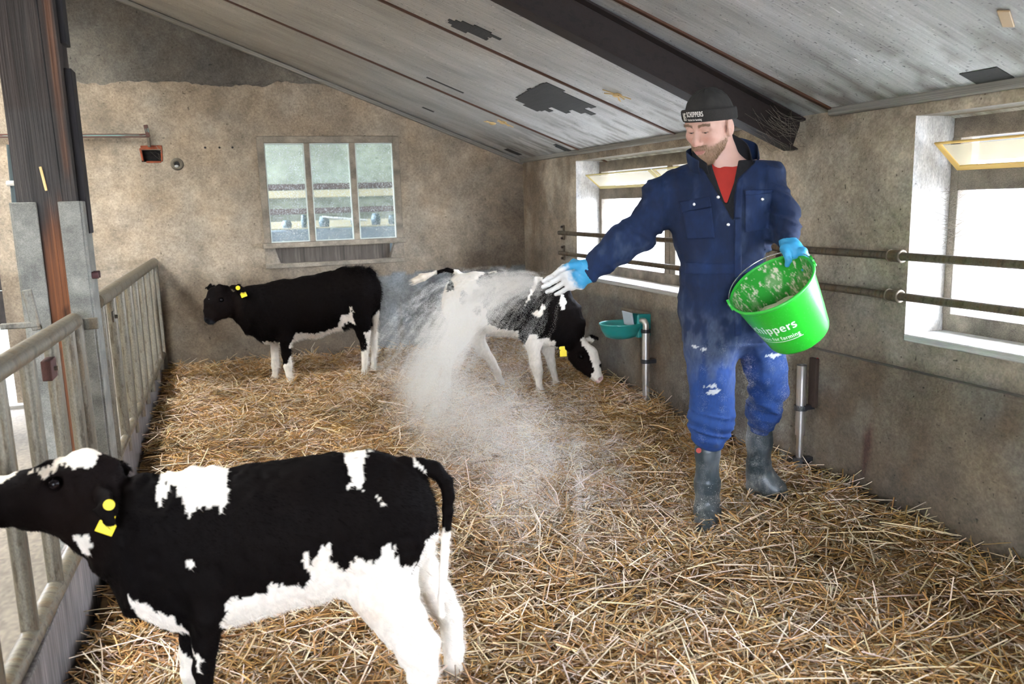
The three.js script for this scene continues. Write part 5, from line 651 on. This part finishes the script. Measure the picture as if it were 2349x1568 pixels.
  // pockets, plackets and waistband lie on the cloth
  const zOn = (x, y, f = coverF) => { let z = 0.23; for (let i = 0; i < 40; i++) { const d = f(x, y, z); if (d < 0.0008) break; z -= Math.max(d * 0.7, 0.0008); if (z < -0.2) break; } return z; };
  const patch = (q, th, nx, ny, round = 0) => { const pos = [], idx = [], P = (u, v) => { const a = mix3(q[0], q[1], u), b = mix3(q[3], q[2], u); return mix3(a, b, v); }; const K = nx + 3, L = ny + 3;
    for (let j = 0; j < L; j++) for (let i = 0; i < K; i++) { const e = i === 0 || j === 0 || i === K - 1 || j === L - 1, u = clamp((i - 1) / nx, 0, 1), v = clamp((j - 1) / ny, 0, 1), p = P(u, v), z = zOn(p[0], p[1]); pos.push(p[0], p[1], z + (e ? -0.004 : th + (vn(p[0] * 60, p[1] * 60, 2) - 0.5) * 0.002)); }
    for (let j = 0; j + 1 < L; j++) for (let i = 0; i + 1 < K; i++) { const a = j * K + i; idx.push(a, a + K, a + 1, a + 1, a + K, a + K + 1); } const g = new THREE.BufferGeometry(); g.setAttribute('position', new THREE.Float32BufferAttribute(pos, 3)); g.setIndex(idx); g.computeVertexNormals(); return paint(g, (x, y, z) => mul3(suit(x, y, z), 1.25)); };
  const sub = (n, g, m, l) => part(cover, n, g, m, l);
  sub('pocket', patch(Q.pockR, 0.006, 16, 20), suitM); sub('pocket_flap', patch(Q.flapR, 0.0115, 18, 8), suitM); sub('pocket', patch(Q.pockL, 0.007, 16, 22), suitM); sub('pocket_flap', patch(Q.flapL, 0.013, 16, 4), suitM);
  sub('placket', patch(Q.placket, 0.0065, 5, 60), suitM); sub('placket', patch(Q.placketT, 0.0065, 5, 30), suitM); sub('waistband', patch(Q.belt, 0.005, 44, 6), suitM);
  for (const [x, y] of Q.snaps) { const z = zOn(x, y) + 0.011; sub('snap', bake(lathe([[0.001, 0.003], [0.0035, 0.003], [0.006, 0.0015], [0.0065, 0], [0.001, 0]], 16), ['x', Math.PI / 2], ['t', x, y, z]), std({ color: lin(0.75, 0.74, 0.72), metalness: 0.7, roughness: 0.35 })); }
  sub('collar', paint(ribbon(Q.ccolB.map((p) => [p[0], p[1] - 0.03, p[2] * 0.95]), Q.ccolT, 0.004), (x, y, z) => mul3(suit(x, y, z), 0.9)), std({ vertexColors: true, roughness: 0.88, side: THREE.DoubleSide }));
  const cuffAt = (l, n) => { const s = l[l.length - 1], p = l[l.length - 2], d = V3(s[0] - p[0], s[1] - p[1], s[2] - p[2]).normalize(); return rod([s[0] - d.x * 0.012, s[1] - d.y * 0.012, s[2] - d.z * 0.012], [s[0] + d.x * n, s[1] + d.y * n, s[2] + d.z * n], s[3] * 0.92, 28, s[3] * 0.9); };
  // fleece jacket and red shirt in the opening
  const shell = (off, V, floor) => (x, y, z) => { let d = torso(x, y, z) - off; if (V && z > -0.02) d = smax(d, -smax(polyDist(V, x, y), 0.02 - z, 0.01), 0.006); d = smax(d, floor - y, 0.004); return smax(d, y - 1.53, 0.004); };
  const fg = nets(shell(-0.011, Q.V2, 1.1), [-0.2, 1.07, -0.2], [0.28, 1.56, 0.2], 0.006); paint(fg, (x, y, z) => mul3([0.012, 0.012, 0.013], 0.7 + vn(x * 220, y * 220, z * 220) * 0.7)); const fl = part(man, 'fleece_jacket', fg, std({ vertexColors: true, roughness: 1 }), 'black fleece jacket with a standing collar');
  const fleeceM = std({ color: lin(0.016, 0.016, 0.018), roughness: 1, side: THREE.DoubleSide }); part(fl, 'collar', ribbon(Q.fcolB.map((p) => [p[0], p[1] - 0.035, p[2] * 0.92]), Q.fcolT, 0.005), fleeceM);
  const sg = nets(shell(-0.022, null, 1.15), [-0.2, 1.12, -0.2], [0.28, 1.56, 0.2], 0.006); paint(sg, (x, y, z) => mul3([0.42, 0.028, 0.018], 0.85 + fbm(x * 30, y * 30, z * 30, 3) * 0.3)); const shirt = part(man, 't_shirt', sg, std({ vertexColors: true, roughness: 0.9 }), 'red t-shirt'); 
  { const nb = [Q.neckBot[0], Q.neckBot[1] - 0.012, 0.0], pts = []; for (let i = 0; i <= 20; i++) { const a = (i / 20) * Math.PI * 2; pts.push([nb[0] + Math.cos(a) * 0.072, nb[1] - Math.sin(a) * 0.022 - 0.004, nb[2] + Math.sin(a) * 0.07]); } part(shirt, 'neckband', tube(pts.slice(0, 20), 0.0085, 60, 10, true), std({ color: lin(0.36, 0.022, 0.015), roughness: 0.9 })); }
  // rubber boots
  const boot = (l, n, toe) => { const f = loft(l, 0.025), t = toe && loft(toe, 0.02), g = nets((x, y, z) => { let d = f(x, y, z); if (t) d = smin(d, t(x, y, z), 0.03); if (Math.abs(d) < 0.03) d += (fbm(x * 14, y * 8, z * 14, 2) - 0.5) * 0.006; for (const h of [0.345, 0.2]) d += n && Math.abs(y - h) < 0.004 ? -0.002 : 0; return d; }, [l[0][0] - 0.2, -0.07, -0.42], [l[0][0] + 0.25, 0.56, 0.26], 0.0058);
    paint(g, (x, y, z) => { const a = fbm(x * 18, y * 6, z * 18, 4), s = vn(x * 120, y * 12, z * 120); let c = mix3([0.026, 0.036, 0.04], [0.085, 0.095, 0.1], sstep(0.35, 0.7, a)); c = mix3(c, [0.3, 0.28, 0.24], sstep(0.55, 0.8, a * 0.6 + s * 0.4) * sstep(0.42, 0.05, y) * 0.8 + (y < 0.15 ? 0.2 * s : 0)); return c; }); return g; };
  const bm = phys({ vertexColors: true, roughness: 0.42, specularIntensity: 0.8 });
  part(man, 'boot', boot([...M.bootR.slice(0, 4), [-0.01, 0.05, 0.0, 0.05, 0.055]], 1, [[-0.01, 0.045, 0.0, 0.05, 0.05], [-0.012, 0.035, 0.09, 0.046, 0.042], [-0.014, 0.025, 0.165, 0.036, 0.03]]), bm, 'dark rubber boot standing in the straw');
  part(man, 'boot', boot(M.bootL, 1, [[0.222, 0.13, -0.30, 0.05, 0.048], [0.205, 0.07, -0.32, 0.045, 0.045]]), bm, 'dusty rubber boot stepping behind'); { const b = bake(new THREE.CylinderGeometry(0.011, 0.011, 0.003, 18), ['x', Math.PI / 2 - 0.1], ['t', -0.047, 0.352, 0.082]); part(man, 'boot_badge', b, std({ color: lin(0.32, 0.05, 0.04) }), 'small red badge on the boot shaft'); }
  // gloves: palm, four fingers and a thumb in one field each
  const glove = (h, wrist, rad) => { const palm = loft([wrist, ...h.palm], 0.02), fs = h.f.map((c, i) => loft(c.map((p, k) => { const r = rad[i] * [1.08, 1, 0.93, 0.8][k]; return [...p, r, r]; }), 0.004)), kn = h.f.map((c) => ball(c[0], [0.014, 0.014, 0.014])), th = loft(h.t.map((p, k) => { const r = [0.019, 0.0145, 0.0125, 0.0105][k]; return [...p, r, r]; }), 0.006), pw = h.palm[h.palm.length - 1];
    return (x, y, z) => { let d = palm(x, y, z), e = 9; fs.forEach((f, i) => { e = smin(e, f(x, y, z), 0.006); d = smin(d, kn[i](x, y, z), 0.016); }); d = smin(d, e, 0.014); d = smin(d, th(x, y, z), 0.012); if (Math.abs(d) < 0.02) d += Math.abs(vn(x * 90 + y * 70, y * 60, z * 60) - 0.5) * 0.0022; return d; }; };
  const gl = (name, h, wrist, rad, lo, hi, col, label) => { const g = nets(glove(h, wrist, rad), lo, hi, 0.0026); paint(g, col); return part(man, name, g, phys({ vertexColors: true, roughness: 0.48, sheen: 0.2 }), label); };
  const wr = M.armR[M.armR.length - 1], wl = M.armL[M.armL.length - 1], BLUE = [0.04, 0.29, 0.5];
  gl('glove', Q.handR, [wr[0] + 0.01, wr[1] + 0.006, wr[2], 0.036, 0.032], [0.0112, 0.0116, 0.0112, 0.0102], [-0.76, 0.98, -0.02], [-0.47, 1.16, 0.17], (x, y, z) => { const s = (x + 0.57) * -0.85 + (y - 1.08) * -0.5, n = fbm(x * 45, y * 45, z * 45, 4); return mix3(BLUE, mul3([0.6, 0.57, 0.52], 0.88 + n * 0.24), sstep(-0.02, 0.02, s + (n - 0.5) * 0.07) * 0.96); }, 'blue glove coated with white powder, fingers spread');
  gl('glove', Q.handL, [wl[0] - 0.002, wl[1] + 0.02, wl[2] - 0.012, 0.036, 0.034], [0.0098, 0.0102, 0.0098, 0.0088], [0.2, 1.04, 0.05], [0.42, 1.27, 0.27], (x, y, z) => mul3(BLUE, 0.82 + fbm(x * 40, y * 40, z * 40, 3) * 0.36), 'blue glove gripping the bucket rim');
}
// ---------------------------------------------------------------- the bucket
{
  const C = V3(...MANP.bucket), turn = -0.58076, ax = V3(-0.45, 0.795, 0.406).normalize(), world = (v) => v.clone().applyAxisAngle(V3(0, 1, 0), turn);
  const b = thing('bucket', 'bright green plastic bucket with white lettering tipped in his hand', 'bucket'); const rimAt = world(C).add(V3(1.89, 0, -2.88)), up = world(ax), Hh = 0.262, R1 = 0.16, R0 = 0.118;
  const zt = V3(0, 0, 0); b.position.copy(rimAt).addScaledVector(up, -Hh); // base of the bucket
  // local axes: y along the bucket, z towards the printed side
  const toCam = world(V3(0.0, -0.55, 0.84)), zz = toCam.clone().addScaledVector(up, -toCam.dot(up)).normalize(), xx = up.clone().cross(zz); b.quaternion.setFromRotationMatrix(new THREE.Matrix4().makeBasis(xx, up, zz));
  const cv = document.createElement('canvas'); cv.width = 2048; cv.height = 512; const x = cv.getContext('2d'); x.fillStyle = '#27b52c'; x.fillRect(0, 0, 2048, 512);
  { const r = rng(12); for (let i = 0; i < 900; i++) { x.fillStyle = `rgba(215,235,205,${0.03 + r() * 0.1})`; x.beginPath(); x.ellipse(r() * 2048, r() * 512, 2 + r() * 14, 1 + r() * 4, r() * 3, 0, 7); x.fill(); } for (let i = 0; i < 60; i++) { x.strokeStyle = `rgba(225,245,220,${0.1 + r() * 0.25})`; x.lineWidth = 1 + r(); x.beginPath(); const a = r() * 2048, c = r() * 512; x.moveTo(a, c); x.lineTo(a + r() * 90 - 45, c + r() * 20 - 10); x.stroke(); } }
  x.fillStyle = '#f4f8f2'; x.textAlign = 'center'; x.font = 'bold 100px sans-serif'; x.fillText('Schippers', 900, 246); x.font = 'bold 48px sans-serif'; x.fillText('Passion for farming', 900, 326); x.fillRect(664, 340, 476, 6);
  const ct = new THREE.CanvasTexture(cv); ct.colorSpace = THREE.SRGBColorSpace; ct.wrapS = THREE.RepeatWrapping;
  const wall = (n, y0, y1) => { const g = new THREE.CylinderGeometry(lerp(R0, R1, y1 / Hh), lerp(R0, R1, y0 / Hh), y1 - y0, 96, 1, true); g.translate(0, (y0 + y1) / 2, 0); return g; };
  const body = new THREE.LatheGeometry([[0.001, 0.004], [R0 - 0.012, 0.004], [R0 - 0.003, 0.007], [R0 + 0.001, 0.016], [lerp(R0, R1, 0.35), Hh * 0.35], [lerp(R0, R1, 0.7), Hh * 0.7], [R1 - 0.002, Hh - 0.008]].map((p) => new THREE.Vector2(...p)), 96, Math.PI, Math.PI * 2);
  { const p = body.attributes.position, q = body.attributes.uv; for (let i = 0; i < p.count; i++) q.setY(i, clamp(p.getY(i) / Hh, 0, 1)); }
  part(b, 'wall', body, phys({ map: ct, roughness: 0.32, specularIntensity: 0.9, clearcoat: 0.5, clearcoatRoughness: 0.22 }));
  const inside = new THREE.LatheGeometry([[R1 - 0.004, Hh - 0.004], [lerp(R0, R1, 0.8) - 0.004, Hh * 0.8], [lerp(R0, R1, 0.6) - 0.004, Hh * 0.6], [lerp(R0, R1, 0.4) - 0.004, Hh * 0.4], [lerp(R0, R1, 0.2) - 0.004, Hh * 0.2], [R0 - 0.006, 0.008], [0.001, 0.008]].map((p) => new THREE.Vector2(...p)), 220);
  const fine = (() => { const N = 260, K = 90, pos = [], idx = [], col = []; for (let i = 0; i <= N; i++) { const t = (i / N) * Math.PI * 2; for (let k = 0; k <= K; k++) { const y = lerp(Hh - 0.003, 0.01, k / K), r = lerp(R0, R1, y / Hh) - 0.0045; pos.push(Math.sin(t) * r, y, Math.cos(t) * r); const n = fbm(Math.sin(t) * 5, y * 16, Math.cos(t) * 5, 4), m = fbm(Math.sin(t) * 22, y * 60, Math.cos(t) * 22, 3), s = vn(Math.sin(t) * 45, y * 130, Math.cos(t) * 45); let c = [0.012, 0.30, 0.018]; const film = sstep(0.46, 0.6, n * 0.7 + m * 0.3 + (0.17 - y) * 0.9); c = mix3(c, [0.15, 0.34, 0.11], film); const clot = sstep(0.56, 0.64, m * 0.62 + s * 0.2 + n * 0.2); c = mix3(c, [0.66, 0.6, 0.46], clot); col.push(...c); } } const K1 = K + 1; for (let i = 0; i < N; i++) for (let k = 0; k < K; k++) { const a = i * K1 + k, bb = a + K1; idx.push(a, a + 1, bb, bb, a + 1, bb + 1); } const g = new THREE.BufferGeometry(); g.setAttribute('position', new THREE.Float32BufferAttribute(pos, 3)); g.setAttribute('color', new THREE.Float32BufferAttribute(col, 3)); g.setIndex(idx); g.computeVertexNormals(); const nn = g.attributes.normal; return g; })();
  part(b, 'lining', fine, std({ vertexColors: true, roughness: 0.75 }), 'inner wall smeared with powder'); part(b, 'floor', bake(new THREE.CircleGeometry(R0 - 0.004, 48), ['x', -Math.PI / 2], ['t', 0, 0.009, 0]), std({ color: lin(0.4, 0.4, 0.3) }));
  const gM = phys({ color: lin(0.03, 0.42, 0.04), roughness: 0.34 });
  part(b, 'rim', bake(new THREE.TorusGeometry(R1, 0.0055, 12, 96), ['x', Math.PI / 2], ['s', 1, 1.3, 1], ['t', 0, Hh - 0.004, 0]), gM);
  // ears at the two ends of the bail, which lies back along the rim
  const side = V3(...world(V3(0.876, 0.49, 0.0)).toArray()), ang = Math.atan2(side.dot(xx), side.dot(zz));
  for (const s of [0, Math.PI]) { const a = ang + s, e = bake(merge([bake(new THREE.CylinderGeometry(0.021, 0.021, 0.008, 24), ['x', Math.PI / 2]), bake(box(0.042, 0.02, 0.008), ['t', 0, -0.008, 0])]), ['t', 0, Hh + 0.004, R1 + 0.006], ['y', a]); const m = part(b, 'bail_ear', e, gM); part(m, 'pivot', bake(new THREE.CylinderGeometry(0.004, 0.004, 0.014, 12), ['x', Math.PI / 2], ['t', 0, Hh + 0.006, R1 + 0.008], ['y', a]), std({ color: lin(0.03, 0.03, 0.03) })); }
  const bail = []; const upv = world(V3(0.59, 0.606, -0.532)), ua = Math.atan2(upv.dot(xx), upv.dot(zz)); let d0 = mod(ua - ang + Math.PI, Math.PI * 2) - Math.PI; const sg = Math.sign(d0);
  for (let i = 0; i <= 24; i++) { const t = i / 24, a = ang + sg * t * Math.PI, r = R1 + 0.004 + Math.sin(t * Math.PI) * 0.004; bail.push([Math.sin(a) * r, Hh + 0.004 + Math.sin(t * Math.PI) * 0.012, Math.cos(a) * r]); }
  part(b, 'bail', tube(bail, 0.0026, 90, 8), std({ color: lin(0.75, 0.75, 0.78), metalness: 0.9, roughness: 0.25 }), 'wire bail');
  // the powder: a level heap inside the tipped bucket
  const pw = thing('powder', 'heap of cream powder lying in the green bucket', 'powder'); pw.position.copy(b.position); pw.quaternion.copy(b.quaternion);
  const gUp = V3(0, 1, 0).applyQuaternion(b.quaternion.clone().invert()), N = 90, K = 46, pos = [], idx = [], col = []; const hill = V3(xx.dot(world(V3(0.9, 0.1, -0.2))), 0, zz.dot(world(V3(0.9, 0.1, -0.2)))).normalize();
  for (let i = 0; i <= N; i++) for (let k = 0; k <= K; k++) { const t = (i / N) * Math.PI * 2, q = k / K; let y = 0.16, r = 0; for (let it = 0; it < 6; it++) { r = (lerp(R0, R1, clamp(y / Hh, 0, 1)) - 0.0055) * q; const X = Math.sin(t) * r, Z = Math.cos(t) * r; y = 0.135 - (X * gUp.x + Z * gUp.z) / gUp.y * 0.62 + (X * hill.x + Z * hill.z) * 0.3 + (fbm(X * 30, Z * 30, 4, 4) - 0.5) * 0.03; y = clamp(y, 0.012, Hh - 0.012); } pos.push(Math.sin(t) * r, y, Math.cos(t) * r); col.push(...mul3([0.74, 0.66, 0.52], 0.9 + fbm(Math.sin(t) * r * 90, 1, Math.cos(t) * r * 90, 3) * 0.2)); }
  const K1 = K + 1; for (let i = 0; i < N; i++) for (let k = 0; k < K; k++) { const a = i * K1 + k, c = a + K1; idx.push(a, a + 1, c, c, a + 1, c + 1); } const g = new THREE.BufferGeometry(); g.setAttribute('position', new THREE.Float32BufferAttribute(pos, 3)); g.setAttribute('color', new THREE.Float32BufferAttribute(col, 3)); g.setIndex(idx); g.computeVertexNormals(); part(pw, 'heap', g, std({ vertexColors: true, roughness: 1 }));
}
// ---------------------------------------------------------------- flying powder: grains on the paths of the throw
{
  const R = rng(90), grain = (n, s0, long) => { const pos = [], idx = []; for (let i = 0; i < n; i++) { const c = V3(gauss(R) * 0.5, gauss(R) * 0.5, gauss(R) * 0.5 * long), s = s0 * (1 + R()), b = pos.length / 3, q = new THREE.Euler(R() * 6, R() * 6, R() * 6); for (const v of [[1, 1, 1], [-1, -1, 1], [-1, 1, -1], [1, -1, -1]]) { const p = V3(...v).multiplyScalar(s * 0.577).applyEuler(q).add(c); pos.push(p.x, p.y, p.z); } idx.push(b, b + 1, b + 2, b, b + 3, b + 1, b, b + 2, b + 3, b + 1, b + 3, b + 2); } const g = new THREE.BufferGeometry(); g.setAttribute('position', new THREE.Float32BufferAttribute(pos, 3)); g.setIndex(idx); return g; };
  const geo = grain(84, 0.0215, 5), thin = grain(70, 0.0088, 1), list = [], list2 = [], hand = V3(1.335, 1.03, -3.24);
  const put = (p, sx, sy, sz, q) => list.push([p, sx, sy, sz, q]);
  const fan = [[1.02, 0.02, -2.72], [0.88, 0.02, -3.15], [1.0, 0.04, -4.2], [1.08, 0.04, -4.9], [1.18, 0.05, -5.6], [0.95, 0.1, -6.3]], F = new THREE.CatmullRomCurve3(fan.map((p) => V3(...p)));
  const NS = 760, strands = [];
  for (let i = 0; i < NS; i++) {
    const s = R() < 0.78 ? clamp(0.7 + gauss(R) * 0.22, 0.05, 0.99) : R() * 0.7, e = F.getPoint(s).add(V3(gauss(R) * 0.12, 0, gauss(R) * 0.25)), rise = lerp(0.02, 0.26, s) + R() * 0.09, st = hand.clone().add(V3(gauss(R) * 0.05, gauss(R) * 0.03, gauss(R) * 0.05));
    const P = (t) => V3(lerp(st.x, e.x, t), lerp(st.y, e.y, t * t * 0.62 + t * 0.38) + rise * 2.4 * t * (1 - t), lerp(st.z, e.z, t));
    strands.push([P, s < 0.35 ? 0.35 : 1, 0.2 + R() * R() * 1.4]);
  }
  for (let i = 0; i < 17000; i++) {
    const [P, keep, wide] = strands[Math.floor(R() * NS)]; if (R() > keep) continue; const t = clamp(0.07 + 0.9 * Math.pow(R(), 0.72), 0, 0.985), p = P(t), w = 0.011 + 0.02 * t * wide, dir = P(t + 0.02).sub(P(t - 0.02)).normalize();
    p.add(V3(gauss(R), gauss(R) * 0.7, gauss(R)).multiplyScalar((0.005 + 0.017 * t) * wide)); put(p, w, w, w, dir);
  }
  const put2 = (p, w) => list2.push([p, w, w, w, V3(gauss(R), gauss(R), gauss(R)).normalize()]);
  for (let i = 0; i < 2600; i++) put2(V3(1.24 + gauss(R) * 0.36, 0.12 + Math.abs(gauss(R)) * 0.28, -4.1 + gauss(R) * 1.15), 0.065 + R() * 0.035);
  for (let i = 0; i < 900; i++) { const k = Math.floor(R() * 22); put2(V3(1.16 + (h3(k, 1, 1) - 0.5) * 0.5 + gauss(R) * 0.03, 0.04 + R() * 0.5, -3.0 + (h3(k, 2, 2) - 0.5) * 0.7 + gauss(R) * 0.03), 0.037); }
  for (let i = 0; i < 500; i++) { const k = Math.floor(R() * 26); put2(V3(1.98 + (h3(k, 3, 1) - 0.5) * 0.42 + gauss(R) * 0.012, 0.03 + R() * 0.8, -2.78 + (h3(k, 4, 2) - 0.5) * 0.3 + gauss(R) * 0.012), 0.03); }
  const dustM = std({ color: lin(0.62, 0.585, 0.53), roughness: 1 }), d = new THREE.Object3D();
  const cloud = (g, l, name) => { const m = new THREE.InstancedMesh(g, dustM, l.length); m.name = name; m.userData.kind = 'stuff'; l.forEach(([p, a, b, c, q], i) => { d.position.copy(p); d.quaternion.setFromUnitVectors(V3(0, 0, 1), q); d.scale.set(a, b, c); d.updateMatrix(); m.setMatrixAt(i, d.matrix); }); return m; };
  const m = tag(cloud(geo, list, 'powder_dust'), 'cloud of pale powder dust flying from the hand over the straw', 'dust', undefined, 'stuff'); scene.add(m); m.add(cloud(thin, list2, 'drifting_dust'));
}
// ---------------------------------------------------------------- cobwebs and straw wisps
{
  const R = rng(15), web = (label, centre, spread, n, dir) => { const g = []; for (let i = 0; i < n; i++) { const a = centre.map((c, k) => c + (R() - 0.5) * spread[k]), b = a.map((c, k) => c + dir[k] * (0.5 + R()) + (R() - 0.5) * spread[k] * 0.5), mdl = a.map((c, k) => (c + b[k]) / 2 + (R() - 0.5) * 0.03 - (k === 1 ? 0.012 : 0)); g.push(tube([a, mdl, b], 0.0004 + R() * 0.0004, 8, 4)); } const w = part(scene, 'cobweb', merge(g), std({ color: lin(0.2, 0.17, 0.13), roughness: 0.9 })); tag(w, label, 'cobweb'); };
  web('dusty cobweb strands at the lower end of the dark roof beam', [2.52, 1.66, -3.24], [0.2, 0.16, 0.1], 60, [-0.1, 0.05, 0.03]);
  web('pale cobweb strands in the reveal of the window nearest the camera', [2.77, 1.25, -2.57], [0.08, 0.3, 0.03], 40, [0.05, 0.02, 0.06]);
  web('few cobweb threads hanging under the iron bar at the brick hole', [-0.42, 1.89, ZB + 0.03], [0.08, 0.1, 0.03], 8, [0.06, -0.06, 0.01]);
  const wisp = (label, x, z, n, L) => { const g = []; for (let i = 0; i < n; i++) { const a = R() * 6.28, l = L * (0.4 + R() * 0.7), y = roofY(x) - 0.008, q = [x, y, z], e = [x + Math.cos(a) * l, roofY(x + Math.cos(a) * l) - 0.008 - R() * 0.02, z + Math.sin(a) * l]; g.push(tube([q, [(q[0] + e[0]) / 2, Math.min(roofY((q[0] + e[0]) / 2) - 0.006, (q[1] + e[1]) / 2), (q[2] + e[2]) / 2], e], 0.0035, 6, 5)); } g.push(bake(new THREE.SphereGeometry(0.02, 10, 8), ['s', 1.4, 0.6, 1], ['t', x, roofY(x) - 0.01, z])); const w = part(scene, 'straw_wisp', merge(g), std({ color: lin(0.62, 0.44, 0.2), roughness: 0.8 })); tag(w, label, 'straw'); };
  wisp('straw wisp stuck to the ceiling above the man, beside the beam', 2.1, -4.14, 7, 0.09); wisp('left wisp of the straw pair stuck to the ceiling over the far calf', 2.02, -6.05, 6, 0.07); wisp('right wisp of the straw pair stuck to the ceiling over the far calf', 2.045, -5.88, 6, 0.07); wisp('short straw scrap hanging from the edge of the roof beam', 1.6, -3.4, 3, 0.07);
}
scene.traverse((o) => { if (o.isMesh) { o.castShadow = true; o.receiveShadow = true; } });
renderer.render(scene, camera);
